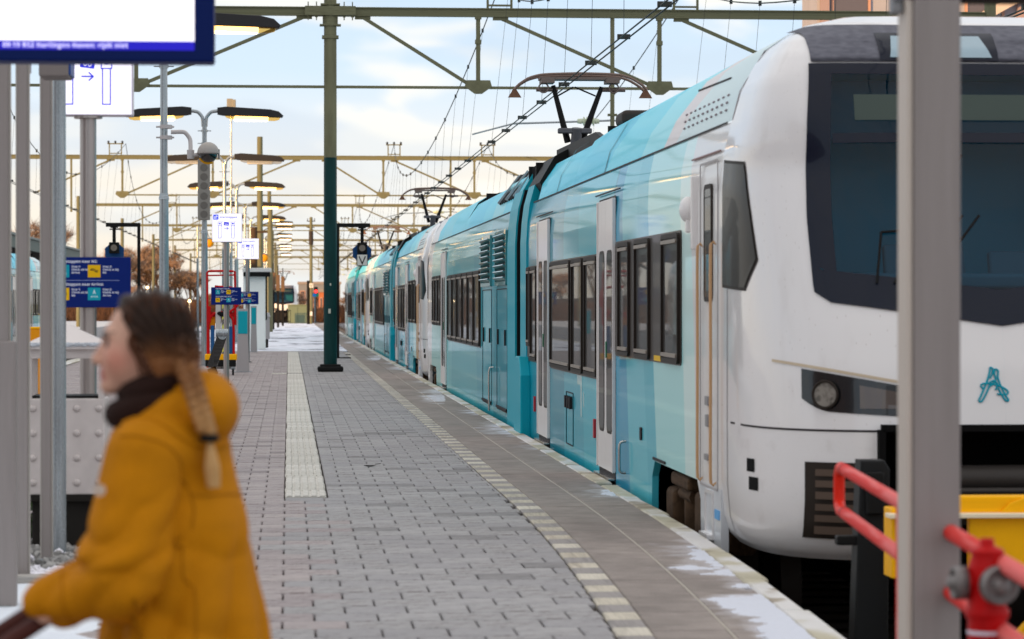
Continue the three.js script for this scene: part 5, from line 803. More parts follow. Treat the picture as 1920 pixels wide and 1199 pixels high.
  // buffer stop
  const bz = 14.2, s = bz / F, bp = x => at(x, 600, bz).x, by = py => at(1700, py, bz).y, b = thing('buffer_stop', 'yellow buffer stop at the track end in front of the white train nose', 'buffer stop', V(4.16, -1, -bz)), o = b.position, Lx = px => bp(px) - o.x, Ly = py => by(py) - o.y;
  const yel = std('#ffb800', 0.5, 0, { map: mottle([0.97, 0.97, 0.97], 0.06, 6, 403) });
  part('beam', rb(1.1 - Lx(1672), Ly(930) - Ly(962), 0.14, 0.01, (1.1 + Lx(1672)) / 2 + 0.05, (Ly(930) + Ly(962)) / 2, 0.02), yel, b); parts('side_plate', [-1, 1].map(k => rb(0.09, Ly(952) - Ly(1082), 0.2, 0.008, k * (-Lx(1682)), (Ly(952) + Ly(1082)) / 2, 0.0)), yel, b);
  part('ledge', rb(1.7, 0.022, 0.12, 0.004, -0.35, Ly(964), 0.12), std('#f0dfc0', 0.5), b);
  part('panel', [place(poly([[Lx(1811), Ly(970)], [Lx(1868), Ly(962)], [Lx(1885), Ly(945)], [Lx(1925), Ly(930)], [1.0, Ly(930)], [1.0, Ly(1085)], [Lx(1811), Ly(1085)]], 0.05, 0.006), 0, 0, 0.06)], yel, b);
  part('brace', [place(poly([[Lx(1872), Ly(1199)], [Lx(1930), Ly(1140)], [0.9, Ly(1140)], [0.9, -0.0], [Lx(1872), 0.0]], 0.06, 0.006), 0, 0, 0.16)], yel, b); part('frame', [bx(2.4, 0.2, 1.4, 0, 0.12, -0.6), ...[-0.9, 0.9].map(k => bx(0.16, 1.3, 0.16, k, 0.65, -0.2))], C.black, b);
  const q = thing('black_post', 'black leaning post beside the red barrier in front of the train nose', 'post', V(at(1630, 600, 14.9).x, -1, -14.9)); part('shaft', place(poly([[-0.11, 0], [0.07, 0], [0.085, 1.62], [0.06, 1.66], [-0.05, 1.66], [-0.06, 1.4]], 0.14, 0.01), 0, 0, -0.07), std('#1d1e1f', 0.5), q); part('bracket', [rb(0.12, 0.05, 0.08, 0.01, -0.12, 1.25, 0.02), rb(0.09, 0.22, 0.05, 0.01, 0.01, 1.5, 0.1)], C.black, q);
}
{ // a dead leaf on the paving
  const d = V((693 - 960) / F, -(874 - 599.5) / F, -1).applyQuaternion(camera.quaternion), p = d.multiplyScalar((0.008 - 1.49) / d.y).add(camera.position);
  const g = new THREE.SphereGeometry(1, 10, 6).scale(0.055, 0.006, 0.035); const P = g.attributes.position; for (let i = 0; i < P.count; i++) P.setY(i, P.getY(i) + 2 * P.getX(i) ** 2); g.computeVertexNormals();
  single('dead_leaf', 'small dark dead leaf lying on the paving right of the ribbed strip', 'leaf', [g, rod(V(0.05, 0.015, 0), V(0.1, 0.02, 0.01), 0.003)], std('#1d1612', 0.8), p);
}
{ // yellow ticket machine on the left
  const z = 40, t = thing('ticket_machine', 'yellow ticket machine seen between the grey posts on the left', 'ticket machine', V(at(64, 700, z).x, 0, -z)); part('case', rb(0.26, 1.14, 0.3, 0.02, 0, 0.57, 0), C.orange, t); part('slot_panel', rb(0.03, 0.22, 0.02, 0.005, -0.02, 0.82, 0.155), std('#c9b9a0', 0.5), t); part('top', rb(0.27, 0.03, 0.31, 0.01, 0, 1.15, 0), C.yellow, t);
}
// ---------------------------------------------------------------- the far side: second platform, trees, buildings
{
  const s = struct('second_platform', rb(9, 0.95, 190, 0.05, -16.6, -0.5, -150), std('#c9c7c8', 0.85, 0, { map: C.snow.map }));
  const t = thing('platform_canopy', 'long dark station canopy over the second platform on the far left', 'canopy', V(-15.2, 0, -115));
  part('roof', rb(7.6, 0.22, 88, 0.05, 0, 4.28, 0), std('#4e534f', 0.7), t); part('fascia', rb(0.12, 0.5, 88, 0.02, 3.8, 4.05, 0), std('#5d6a66', 0.6), t); part('gutter', rb(0.16, 0.12, 88, 0.03, 3.86, 4.36, 0), std('#7b8583', 0.6), t);
  part('ceiling', rb(7.2, 0.1, 87, 0.03, 0, 3.8, 0), C.dark, t); for (let i = 0; i < 8; i++) { part('column', bx(0.24, 3.8, 0.24, 2.2, 1.9, -40 + i * 11.4), C.dark, t); part('bracket', beam(V(2.2, 2.9, -40 + i * 11.4), V(3.6, 3.75, -40 + i * 11.4), 0.12, 0.12), C.dark, t); }
  part('back_wall', bx(0.2, 3.8, 86, -3.2, 1.9, 0), std('#3a2c27', 0.8), t);
  const bd = thing('blue_board', 'small blue board on posts far left, between the grey posts', 'sign', V(at(64, 560, 108).x, 0, -108)); part('panel', rb(0.5, 0.5, 0.06, 0.02, 0, 2.0, 0), std('#2b5da8', 0.5), bd); part('post', [-0.2, 0.2].map(d => rod(V(d, -1, 0), V(d, 2, 0), 0.04)), C.dark, bd);
  [[826, 182], [710, 245]].forEach(() => 0);
}
function tree(seed, h, spread) {
  const R = rng(seed), wood = [], twigs = [], tips = [];
  const grow = (p, d, L, r, k) => {
    const e = p.clone().addScaledVector(d, L); wood.push(rod(p, e, r, r * 0.7, k > 2 ? 3 : 5, true));
    if (k >= 4) { tips.push(e); return; }
    const n = k === 0 ? 5 : 3 + (R() < 0.5 ? 1 : 0);
    for (let i = 0; i < n; i++) { const a = R() * 6.28, q = 0.35 + R() * 0.5, o = V(Math.cos(a) * q * spread, 0.55 + R() * 0.5, Math.sin(a) * q * spread); grow(k === 0 ? p.clone().lerp(e, 0.5 + 0.5 * R()) : e, o.normalize().lerp(d, 0.35).normalize(), L * (0.6 + R() * 0.22), r * 0.55, k + 1); }
  };
  grow(V(0, 0, 0), V(0, 1, 0), h * 0.3, h * 0.022, 0);
  const pos = [];
  for (const t of tips) for (let i = 0; i < 14; i++) { const d = V(R() - 0.5, R() * 0.8 - 0.15, R() - 0.5).normalize(), L = h * (0.04 + R() * 0.07), w = V(R() - 0.5, R() - 0.5, R() - 0.5).normalize().multiplyScalar(0.035), a = t.clone().addScaledVector(d, -0.1 * L); for (const v of [a.clone().add(w), a.clone().sub(w), t.clone().addScaledVector(d, L)]) pos.push(v.x, v.y, v.z); }
  const g = new THREE.BufferGeometry(); g.setAttribute('position', new THREE.Float32BufferAttribute(pos, 3)); g.computeVertexNormals();
  return [join(wood), tidy(g)];
}
{
  const wood = std('#4e3b2e', 0.9), crown = [std('#9c8271', 0.9), std('#8d7768', 0.9), std('#a58770', 0.9)], kinds = [tree(11, 9, 1.1), tree(12, 11, 1.3), tree(13, 7.5, 1.5)];
  const mk = (k, c, label, p, s, r) => { const t = thing('bare_tree', label, 'tree', p, 'bare reddish trees far behind the platform', r); part('trunk', kinds[k][0], wood, t); part('crown', kinds[k][1], crown[c], t); t.scale.setScalar(s); };
  const spots = [[20, 250, 1.15, 'leftmost'], [66, 262, 1.1, 'second'], [118, 300, 0.9, 'third'], [165, 330, 0.95, 'fourth'], [212, 300, 0.95, 'fifth'], [246, 320, 0.95, 'sixth'], [275, 310, 1.12, 'seventh'], [300, 330, 1.0, 'eighth'], [322, 312, 0.95, 'ninth'], [345, 335, 0.8, 'tenth'], [372, 350, 0.72, 'eleventh'], [400, 365, 0.6, 'twelfth'], [470, 385, 0.55, 'thirteenth'], [500, 400, 0.5, 'fourteenth'], [533, 395, 0.52, 'fifteenth'], [566, 405, 0.5, 'sixteenth'], [598, 440, 0.5, 'seventeenth'], [628, 395, 0.5, 'eighteenth'], [655, 390, 0.52, 'rightmost']];
  spots.forEach(([px, z, s, n], i) => mk(i % 3, (i + (i >> 2)) % 3, `${n} bare reddish brown tree in the far row, counted from the left`, V(at(px, 560, z).x, -1, -z), s, i * 1.7));
  const R = rng(66), tw = []; for (let i = 0; i < 26000; i++) { const x = lerp(-34, 12, R()), h = 2.6 * (0.5 + fbm(x * 0.25, 2, 5, 3)) * (x > -6 ? 0.9 : 1), a = V(x, -1 + R() * h * 0.7, -(352 + R() * 14)), d = V(R() - 0.5, 0.4 + R(), R() - 0.5).normalize().multiplyScalar(0.5 + R() * 0.7), w = 0.035; tw.push(a.x - w, a.y, a.z, a.x + w, a.y, a.z, a.x + d.x, a.y + d.y, a.z + d.z); }
  const g = new THREE.BufferGeometry(); g.setAttribute('position', new THREE.Float32BufferAttribute(tw, 3)); g.computeVertexNormals();
  const m = part(numbered('undergrowth'), g, std('#5c4335', 0.95), scene); m.userData = { kind: 'stuff', label: 'far band of brown bare undergrowth below the trees', category: 'undergrowth' };
  const bank = grid(40, 6, (u, v) => V(lerp(-120, 60, u), -1.02 + 3.4 * Math.sin(v * PI * 0.5) * (0.7 + 0.4 * noise(u * 14, 3, 4)) * (u > 0.62 ? 0.6 : 1), -(360 + v * 18))); struct('embankment', bank, std('#5a463a', 0.95, 0, { map: rep(mottle([0.95, 0.95, 0.95], 0.5, 8, 501), 20, 3) }));
  for (const [px, py, z, l] of [[276, 540, 230, 'small bright lamp on a mast left of the tall lamp pole'], [355, 565, 240, 'small lit lamp low beside the left tracks']]) { const q = at(px, py, z), t = thing('yard_lamp', l, 'street lamp', V(q.x, -1, -z)); part('mast', rod(V(0, 0, 0), V(0, q.y + 1 - 0.12, 0), 0.05, 0.05, 8), C.galv, t); part('lamp_globe', place(new THREE.SphereGeometry(0.13, 14, 10), 0, q.y + 1, 0), glow, t); const L = new THREE.PointLight(new THREE.Color(1, 0.8, 0.5), 4); L.position.set(0, q.y + 1, 0); t.add(L); }
}
function building(name, label, cat, x0, x1, z, depth, h, wallM, rows, cols, glassM, turn = 0) {
  const t = thing(name, label, cat, V((x0 + x1) / 2, -1, -z)), w = x1 - x0; t.rotation.y = turn;
  part('wall', bx(w, h, depth, 0, h / 2, -depth / 2), wallM, t); part('roof', [bx(w + 0.3, 0.4, depth + 0.3, 0, h + 0.2, -depth / 2)], std('#8d8480', 0.7), t);
  for (let r = 0; r < rows; r++) for (let c = 0; c < cols; c++) { const cx = -w / 2 + (c + 0.5) * w / cols, cy = (r + 0.55) * h / rows, ww = w / cols * 0.55, hh = h / rows * 0.5; const f = part('window', [bx(ww, 0.12, 0.12, cx, cy - hh / 2, 0.06), bx(ww, 0.12, 0.12, cx, cy + hh / 2, 0.06), bx(0.1, hh, 0.12, cx - ww / 2, cy, 0.06), bx(0.1, hh, 0.12, cx + ww / 2, cy, 0.06)], std('#b98f7c', 0.6), t); part('pane', bx(ww - 0.1, hh - 0.1, 0.05, cx, cy, 0.03), glassM, f); }
  return t;
}
{
  const pane = phys('#52484a', 0.1, 0, { clearcoat: 1 });
  const b = building('office_building', 'peach coloured office building behind the train at the top right', 'building', 22.2, 48, 120, 3.5, 26, std('#a3a2ac', 0.75, 0, { map: mottle([0.96, 0.96, 0.96], 0.06, 6, 511) }), 6, 9, pane);
  part('corner_pier', [0, 1, 2, 3].map(i => bx(0.35, 26, 0.3, -12.6 + i * 4.2, 13, 0.16)), std('#9a8686', 0.75), b); part('slanted_fin', [beam(V(-8, 13.4, 0.5), V(-3, 16.2, 0.5), 0.3, 0.4), beam(V(3, 13, 0.5), V(9, 16.4, 0.5), 0.3, 0.4)], std('#c7b8ac', 0.6), b);
  building('brick_house', 'small orange brick house far beyond the red railway signal', 'house', at(598, 555, 420).x, at(614, 555, 420).x, 420, 6, 4.1, std('#b06a48', 0.8), 1, 2, pane);
  building('grey_shed', 'low grey shed far behind, right of the far white train', 'shed', at(560, 545, 460).x, at(640, 545, 460).x, 470, 8, 5.6, std('#7d7f84', 0.8), 1, 5, pane);
  const h = building('station_hall', 'long brick station hall behind the viewer, outside the picture, that shades the near platform', 'building', -38, 38, 0, 16, 23, std('#8a5e4c', 0.85, 0, { map: mottle([0.96, 0.96, 0.96], 0.2, 8, 512) }), 3, 16, pane);
  h.position.set(-82, -1, 46); h.rotation.y = -PI / 4 + PI;
}
// ---------------------------------------------------------------- the woman and her pushchair
function blob(f, c, size, cell, most = 60000) {          // skin of a field of distances (negative inside)
  const n = Math.ceil(size / cell), mc = new MarchingCubes(n, C.black, false, false, most), h = n / 2; mc.isolation = 0;
  for (let k = 0; k < n; k++) for (let j = 0; j < n; j++) for (let i = 0; i < n; i++) mc.field[i + j * n + k * n * n] = -f(c[0] + (i - h) / h * size / 2, c[1] + (j - h) / h * size / 2, c[2] + (k - h) / h * size / 2);
  mc.update();
  const p = new Float32Array(mc.count * 3); for (let i = 0; i < mc.count; i++) for (let q = 0; q < 3; q++) p[i * 3 + q] = c[q] + mc.positionArray[i * 3 + q] * size / 2;
  let g = new THREE.BufferGeometry(); g.setAttribute('position', new THREE.BufferAttribute(p, 3)); g = mergeVertices(g, cell * 0.02); g.computeVertexNormals(); 
  const P = g.attributes.position, u = new Float32Array(P.count * 2); for (let i = 0; i < P.count; i++) { u[i * 2] = (P.getX(i) + P.getZ(i)) * 3; u[i * 2 + 1] = P.getY(i) * 3; } g.setAttribute('uv', new THREE.BufferAttribute(u, 2)); return g;
}
const smin = (a, b, k) => { const h = clamp(0.5 + 0.5 * (b - a) / k); return lerp(b, a, h) - k * h * (1 - h); };
const cap = (x, y, z, a, b, ra, rb_) => { const dx = b[0] - a[0], dy = b[1] - a[1], dz = b[2] - a[2], t = clamp(((x - a[0]) * dx + (y - a[1]) * dy + (z - a[2]) * dz) / (dx * dx + dy * dy + dz * dz)); return Math.hypot(x - a[0] - t * dx, y - a[1] - t * dy, z - a[2] - t * dz) - lerp(ra, rb_, t); };
const ell = (x, y, z, c, r) => { const a = (x - c[0]) / r[0], b = (y - c[1]) / r[1], d = (z - c[2]) / r[2], k = Math.hypot(a, b, d); return (k - 1) * Math.min(...r); };
{
  const D = 6.5, o = V(at(300, 600, D).x, 0, -D), w = thing('person', 'woman in a mustard yellow hooded coat with a braid, walking left and pushing handles', 'person', o);
  // local axes: x to the right of the picture, z towards the viewer; she walks towards -x
  const head = (x, y, z) => {
    let d = ell(x, y, z, [-0.028, 1.42, 0], [0.088, 0.088, 0.072]);
    d = smin(d, ell(x, y, z, [-0.072, 1.358, 0], [0.058, 0.068, 0.054]), 0.03);       // face and jaw
    d = smin(d, ell(x, y, z, [-0.112, 1.305, 0], [0.022, 0.02, 0.022]), 0.02);        // chin
    d = smin(d, cap(x, y, z, [-0.118, 1.405, 0], [-0.142, 1.366, 0], 0.008, 0.011), 0.012);   // nose
    d = smin(d, ell(x, y, z, [-0.134, 1.36, 0], [0.012, 0.008, 0.014]), 0.008);
    d = smin(d, ell(x, y, z, [-0.124, 1.338, 0], [0.01, 0.006, 0.019]), 0.008);       // lips
    d = smin(d, ell(x, y, z, [-0.122, 1.327, 0], [0.01, 0.006, 0.017]), 0.008);
    d = smin(d, ell(x, y, z, [-0.112, 1.42, 0], [0.012, 0.01, 0.045]), 0.02);         // brow
    for (const s of [-1, 1]) { d = -smin(-d, ell(x, y, z, [-0.122, 1.4, s * 0.03], [0.014, 0.011, 0.016]), 0.012); d = smin(d, ell(x, y, z, [-0.108, 1.4, s * 0.03], [0.012, 0.012, 0.013]), 0.004); d = smin(d, ell(x, y, z, [-0.085, 1.37, s * 0.042], [0.03, 0.026, 0.016]), 0.02); d = smin(d, ell(x, y, z, [-0.012, 1.385, s * 0.072], [0.018, 0.03, 0.008]), 0.006); }
    return smin(d, cap(x, y, z, [-0.02, 1.35, 0], [0.02, 1.2, 0], 0.05, 0.056), 0.03);
  };
  const legs = (x, y, z) => { let d = 9; for (const [s, f] of [[-1, -0.2], [1, 0.17]]) { const hip = [0.04, 0.72, s * 0.085], kn = [0.04 + f * 0.45, 0.41, s * 0.085], an = [0.06 + f * (f > 0 ? 1.25 : 0.9), 0.075, s * 0.08], toe = [an[0] - 0.14, 0.035, an[2]]; d = smin(d, cap(x, y, z, hip, kn, 0.085, 0.058), 0.03); d = smin(d, cap(x, y, z, kn, an, 0.056, 0.038), 0.02); d = smin(d, cap(x, y, z, an, toe, 0.04, 0.032), 0.02); } return d; };
  // hands: palm, four curled fingers of unequal length and a thumb round the handle
  const hand = (hx, hy, hz) => { const F_ = [[0.03, 0.95], [0.01, 1.05], [-0.01, 1.0], [-0.028, 0.82]]; return (x, y, z) => { const a = x - hx, b = y - hy, c = z - hz; let d = ell(a, b, c, [0.022, 0.012, 0], [0.036, 0.016, 0.04]); for (const [k, L] of F_) { const p0 = [-0.008, 0.024, k], p1 = [-0.034 * L, 0.014, k], p2 = [-0.036 * L, -0.016, k], p3 = [-0.012, -0.028 * L, k]; d = smin(d, Math.min(cap(a, b, c, p0, p1, 0.0095, 0.009), cap(a, b, c, p1, p2, 0.009, 0.0085), cap(a, b, c, p2, p3, 0.0085, 0.0075)), 0.004); } const t0 = [0.015, 0.0, 0.036], t1 = [-0.006, -0.012, 0.044], t2 = [-0.024, -0.024, 0.034]; d = smin(d, Math.min(cap(a, b, c, t0, t1, 0.011, 0.01), cap(a, b, c, t1, t2, 0.01, 0.008)), 0.005); return smin(d, cap(a, b, c, [0.04, 0.012, 0], [0.12, 0.03, 0], 0.024, 0.028), 0.02); }; };
  const hN = [-0.222, 0.826, 0.155], hF = [-0.25, 0.81, -0.16], skin = phys('#c98a70', 0.5, 0, { sheen: 0.3 });
  const body = join([blob(head, [-0.03, 1.37, 0], 0.36, 0.004, 90000), blob(hand(...hN), [hN[0] + 0.04, hN[1], hN[2]], 0.26, 0.0035, 60000), blob(hand(...hF), [hF[0] + 0.04, hF[1], hF[2]], 0.26, 0.0035, 60000), blob(legs, [0.07, 0.4, 0], 0.9, 0.012)]);
  { // skin, lips, and dark trousers and boots are the body's own colours
    const P = body.attributes.position, c = new Float32Array(P.count * 3);
    for (let i = 0; i < P.count; i++) { const x = P.getX(i), y = P.getY(i), z = P.getZ(i); const ck = Math.exp(-((x + 0.095) ** 2 + (y - 1.365) ** 2) * 900) * 0.4, fr = noise(x * 60, y * 60, 12) * 0.12; let k = [0.62 - fr * 0.3, 0.36 - ck * 0.22 - fr * 0.3, 0.26 - ck * 0.16 - fr * 0.25]; if (y < 0.79) k = y < 0.13 ? [0.02, 0.018, 0.017] : [0.03, 0.032, 0.045]; if (y > 1.316 && y < 1.346 && x < -0.118 && Math.abs(z) < 0.022) k = [0.45, 0.13, 0.11]; for (const s of [-1, 1]) if (Math.hypot(x + 0.118, (y - 1.4) * 1.4, z - s * 0.032) < 0.017) k = [0.05, 0.03, 0.025]; if (y > 1.413 && y < 1.427 && x < -0.095 && Math.abs(z) > 0.012 && Math.abs(z) < 0.05) k = [0.12, 0.07, 0.05]; c.set(k, i * 3); }
    body.setAttribute('color', new THREE.BufferAttribute(c, 3));
  }
  part('body', body, phys('#ffffff', 0.55, 0, { vertexColors: true, sheen: 0.2 }), w);
  // coat: puffed sleeves, hood, flared skirt, folds
  const sleeve = (x, y, z, s) => { const sh = [-0.028, 1.15, s * 0.15], el = [-0.076, 0.905, s * 0.2], e2 = [-0.085, 0.872, s * 0.2], cf = s > 0 ? [-0.236, 0.838, 0.165] : [-0.262, 0.812, -0.16]; let d = smin(cap(x, y, z, sh, el, 0.088, 0.094), cap(x, y, z, e2, cf, 0.074, 0.05), 0.025); const al = x * -0.5 + y * 0.9; return d + 0.014 * (0.5 - Math.abs(Math.sin(al * 30 + z * 14 + 3.5 * noise(x * 9, y * 9, 3)))) * step(1.14, 0.98, y) + 0.014 * (0.5 - Math.abs(Math.sin(x * 27 - y * 20 + 1.5 + 3.5 * noise(y * 8, z * 8, 4)))) * step(1.02, 0.9, y); };
  const coatF = (x, y, z) => {
    const zz = z * 0.86; let d = cap(x, y, zz, [0.035, 1.15, 0], [0.045, 0.95, 0], 0.125, 0.145);
    d = smin(d, cap(x, y, zz, [0.045, 0.95, 0], [0.062, 0.52, 0], 0.142, 0.222), 0.05);
    d = smin(d, cap(x, y, z, [0.0, 1.165, -0.13], [0.0, 1.165, 0.13], 0.075, 0.075), 0.05);
    d += 0.026 * (0.5 - Math.abs(Math.sin(Math.atan2(z, x - 0.05) * 4.5 + y * 5 + 2 * noise(x * 5, y * 4, 6)))) * step(1.08, 0.7, y) + 0.012 * (0.5 - Math.abs(Math.sin(y * 19 + x * 16 + z * 7 + 3 * noise(x * 7, z * 7, 5)))) * step(1.2, 1.0, y);
    for (const s of [-1, 1]) d = smin(d, sleeve(x, y, z, s), 0.007);
    d = smin(d, ell(x, y, z, [0.094, 1.253, 0], [0.084, 0.088, 0.145]), 0.005);                      // hood lying on the back
    
    const cr = Math.hypot(Math.hypot(x - 0.01, z) - 0.09, (y - 1.228 - x * 0.55) * 0.75) - 0.038; d = smin(d, cr, 0.006);   // collar
    d = Math.max(d, 0.5 - y);
    d = Math.max(d, -Math.max(cap(x, y, z, [-0.03, 1.4, 0], [0.015, 1.2, 0], 0.064, 0.058), -9));
    for (const s of [-1, 1]) d = Math.max(d, -cap(x, y, z, s > 0 ? [-0.34, 0.79, 0.158] : [-0.37, 0.765, -0.16], s > 0 ? [-0.222, 0.842, 0.164] : [-0.248, 0.816, -0.16], 0.04, 0.033));
    return d;
  };
  const coatM = std('#c07a00', 0.8, 0, { map: mottle([0.96, 0.96, 0.96], 0.07, 8, 601), bumpMap: rep(grainT, 3), bumpScale: 0.0012 });
  const ct = part('coat', blob(coatF, [0.02, 0.9, 0], 0.92, 0.0085, 160000), coatM, w);
  const onCoat = p => { p = p.clone(); for (let i = 0; i < 8; i++) { const e = 0.004, d = coatF(p.x, p.y, p.z), g = V(coatF(p.x + e, p.y, p.z) - d, coatF(p.x, p.y + e, p.z) - d, coatF(p.x, p.y, p.z + e) - d); if (g.lengthSq() < 1e-12) break; p.addScaledVector(g.normalize(), -d * 0.8); } return p; };
  const seamM = std('#a06400', 0.85), seam = (pts, r = 0.0026) => { const c = new THREE.CatmullRomCurve3(pts.map(a => V(...a))).getPoints(40).map(onCoat); return pipe(c, r, 5, 60); };
  parts('seam', [seam([[-0.08, 1.2, 0.2], [-0.02, 1.21, 0.24], [0.06, 1.17, 0.22], [0.095, 1.09, 0.2], [0.085, 1.0, 0.2]]), seam([[0.1, 1.08, 0.2], [0.16, 1.07, 0.1], [0.19, 1.06, 0]]), seam([[0.07, 0.98, 0.22], [0.08, 0.85, 0.24], [0.09, 0.7, 0.26], [0.1, 0.54, 0.28]]), seam([[-0.205, 0.91, 0.18], [-0.2, 0.87, 0.24], [-0.185, 0.82, 0.22], [-0.18, 0.79, 0.17]]), seam([[-0.05, 0.86, 0.28], [-0.02, 0.8, 0.28], [0.0, 0.72, 0.29]], 0.005)], seamM, ct);
  parts('hood_edge', [seam([[-0.07, 1.215, 0.14], [0.0, 1.2, 0.16], [0.06, 1.185, 0.16], [0.12, 1.175, 0.12], [0.17, 1.18, 0.05]], 0.007), seam([[0.02, 1.33, 0.1], [0.07, 1.32, 0.12], [0.11, 1.33, 0.08]], 0.006)], coatM, ct);
  part('collar_lining', place(new THREE.TorusGeometry(0.082, 0.018, 10, 30), 0.012, 1.262, 0, 0, PI / 2 - 0.0, 0).applyMatrix4(new THREE.Matrix4().makeTranslation(0, 0, 0)), std('#a9b2c4', 0.8), ct);
  part('sleeve_badge', place(new THREE.CylinderGeometry(0.013, 0.013, 0.004, 16), -0.118, 1.088, 0.262, 0, PI / 2, 0.25), std('#c6b4a4', 0.4), ct);
  // scarf, hair, braid
  part('scarf', [place(new THREE.TorusGeometry(0.075, 0.034, 12, 36), -0.012, 1.245, 0, -0.0, PI / 2, 0.0).applyMatrix4(new THREE.Matrix4().makeTranslation(0.012, -1.245, 0)).applyMatrix4(new THREE.Matrix4().makeRotationZ(0.28)).applyMatrix4(new THREE.Matrix4().makeTranslation(-0.02, 1.262, 0)), place(new THREE.TorusGeometry(0.062, 0.034, 12, 36), 0, 0, 0, 0, PI / 2).applyMatrix4(new THREE.Matrix4().makeRotationZ(0.34)).applyMatrix4(new THREE.Matrix4().makeTranslation(-0.006, 1.305, 0))], std('#2b1914', 0.85, 0, { bumpMap: rep(grainT, 6), bumpScale: 0.003 }), w);
  const hairF = (x, y, z) => { let d = ell(x, y, z, [-0.022, 1.428, 0], [0.1, 0.094, 0.083]); d = smin(d, ell(x, y, z, [0.03, 1.38, 0], [0.062, 0.085, 0.07]), 0.03); d = smin(d, ell(x, y, z, [0.045, 1.31, 0], [0.04, 0.06, 0.05]), 0.03); for (const s of [-1, 1]) d = smin(d, ell(x, y, z, [0.0, 1.36, s * 0.066], [0.045, 0.06, 0.022]), 0.02); d += 0.004 * Math.sin(Math.atan2(y - 1.36, x - 0.05) * 34 + z * 22 + 4 * noise(x * 20, y * 20, 2)) + 0.004 * (noise(x * 45, y * 45, 8) - 0.5); const hl = -0.082 + 0.6 * Math.max(0, 1.455 - y) * (y < 1.455 ? 1 : 0) * (y > 1.37 ? 1 : 1) - Math.max(0, y - 1.47) * 0.9; const cut = (hl - x) ; return Math.max(d, cut > -0.02 && y < 1.49 ? cut * 0.7 : -1); };
  const hair = blob(hairF, [-0.01, 1.4, 0], 0.32, 0.0045, 90000);
  { const P = hair.attributes.position, c = new Float32Array(P.count * 3); for (let i = 0; i < P.count; i++) { const y = P.getY(i), n = 0.7 + 0.6 * noise(Math.atan2(y - 1.36, P.getX(i) - 0.05) * 30, P.getZ(i) * 40, 7), t = step(1.44, 1.335, y + 0.02 * noise(P.getX(i) * 60, y * 20, 4)); c.set([lerp(0.03, 0.24, t) * n, lerp(0.016, 0.095, t) * n, lerp(0.011, 0.032, t) * n], i * 3); } hair.setAttribute('color', new THREE.BufferAttribute(c, 3)); }
  const hm = std('#ffffff', 0.5, 0, { vertexColors: true }), hr = part('hair', hair, hm, w);
  const br = [], cu = new THREE.CatmullRomCurve3([V(0.056, 1.35, 0.07), V(0.08, 1.3, 0.135), V(0.097, 1.245, 0.152), V(0.112, 1.2, 0.148)]);
  for (let i = 0; i < 9; i++) for (const s of [-1, 1]) { const p = cu.getPoint((i + (s > 0 ? 0.5 : 0)) / 9.3); br.push(place(new THREE.SphereGeometry(1, 14, 10).scale(0.019 - i * 0.0006, 0.0145, 0.016), p.x + s * (0.011 - i * 0.0004), p.y, p.z + 0.004, 0, 0, s * 0.75)); }
  { const g = join(br), P = g.attributes.position, c = new Float32Array(P.count * 3); for (let i = 0; i < P.count; i++) { const t = step(1.33, 1.22, P.getY(i)), n = 0.7 + 0.6 * noise(P.getX(i) * 160, P.getY(i) * 260, 9); c.set([lerp(0.2, 0.44, t) * n, lerp(0.085, 0.24, t) * n, lerp(0.03, 0.095, t) * n], i * 3); } g.setAttribute('color', new THREE.BufferAttribute(c, 3)); part('braid', g, hm, hr); }
  { const R = rng(91), ws = []; for (let i = 0; i < 46; i++) { const a = R() * 1.9 - 0.35, x0 = -0.02 + 0.095 * Math.cos(a + 0.9), y0 = 1.42 + 0.09 * Math.sin(a + 0.9), z0 = (R() - 0.3) * 0.12, L = 0.02 + R() * 0.035; ws.push(pipe([V(x0 * 0.96, y0 - 0.004, z0), V(x0 + 0.3 * L + 0.006, y0 - 0.2 * L, z0 + 0.01), V(x0 + 0.5 * L, y0 - 0.9 * L, z0 + 0.015)], 0.0013, 4, 8)); } for (let i = 0; i < 14; i++) { const s = 0.06 + R() * 0.02; ws.push(pipe([V(-0.06 + R() * 0.02, 1.44 - R() * 0.03, s), V(-0.07 + R() * 0.02, 1.4, s + 0.006), V(-0.045 + R() * 0.03, 1.345 - R() * 0.02, s + 0.004)], 0.0014, 4, 8)); } part('loose_hair', ws, std('#5a3622', 0.6), hr).userData.kind = 'stuff'; }
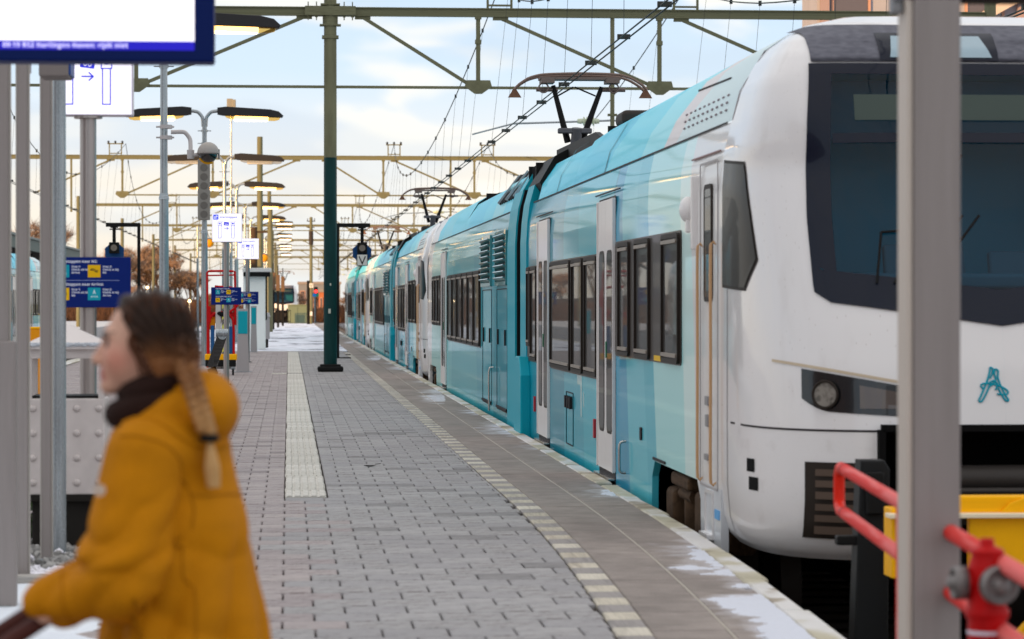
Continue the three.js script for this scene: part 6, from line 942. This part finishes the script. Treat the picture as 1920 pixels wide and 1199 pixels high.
  part('hair_tie', place(new THREE.TorusGeometry(0.014, 0.009, 8, 18), 0.114, 1.194, 0.15, 0, PI / 2, 0), C.black, hr);
  part('hair_tail', Array.from({ length: 16 }, (_, i) => { const a = i / 16 * 6.28, b = 0.5 + 0.5 * ((i * 7) % 5) / 4; return pipe([V(0.115, 1.19, 0.15), V(0.122 + 0.014 * Math.cos(a) * b, 1.13, 0.155 + 0.016 * Math.sin(a) * b), V(0.123 + 0.01 * Math.cos(a), 1.075 + 0.02 * b, 0.158 + 0.01 * Math.sin(a))], 0.006, 6, 10); }), std('#c39b68', 0.5), hr);
  // pushchair: two brown grips, bent frame, seat and wheels, mostly outside the picture
  const pc = thing('pushchair', 'pushchair with dark brown grips held by the woman, at the bottom left corner', 'pushchair', o), G1 = V(-0.225, 0.812, 0.155), G2 = V(-0.262, 0.806, -0.16), dn = V(-0.16, -0.1, 0);
  const far1 = V(-0.4, 0.70, 0.155), far2 = V(-0.43, 0.70, -0.16);
  for (const [a, b] of [[G1, far1], [G2, far2]]) part('grip', rod(a.clone().add(V(0.06, 0.04, 0)), b, 0.019, 0.019, 14), C.brown, pc);
  part('frame', [far1, far2].flatMap(p => [rod(p.clone().add(V(0.015, 0.01, 0)), V(-0.75, 0.46, p.z), 0.016), rod(V(-0.75, 0.46, p.z), V(-1.25, 0.12, p.z), 0.016), rod(V(-0.75, 0.46, p.z), V(-0.62, 0.14, p.z), 0.016)]), C.black, pc);
  part('seat', [rb(0.5, 0.05, 0.34, 0.02, -1.0, 0.42, 0, 0, 0, -0.1), rb(0.05, 0.5, 0.34, 0.02, -0.74, 0.62, 0, 0, 0, -0.25)], std('#23262c', 0.8), pc);
  for (const [x, r] of [[-0.62, 0.14], [-1.25, 0.11]]) for (const zz of [-0.2, 0.19]) part('wheel', place(new THREE.TorusGeometry(r - 0.02, 0.02, 10, 28), x, r, zz), C.rubber, pc);
}
scene.traverse(o => { if (o.isLight) o.castShadow = true; });
renderer.render(scene, camera);
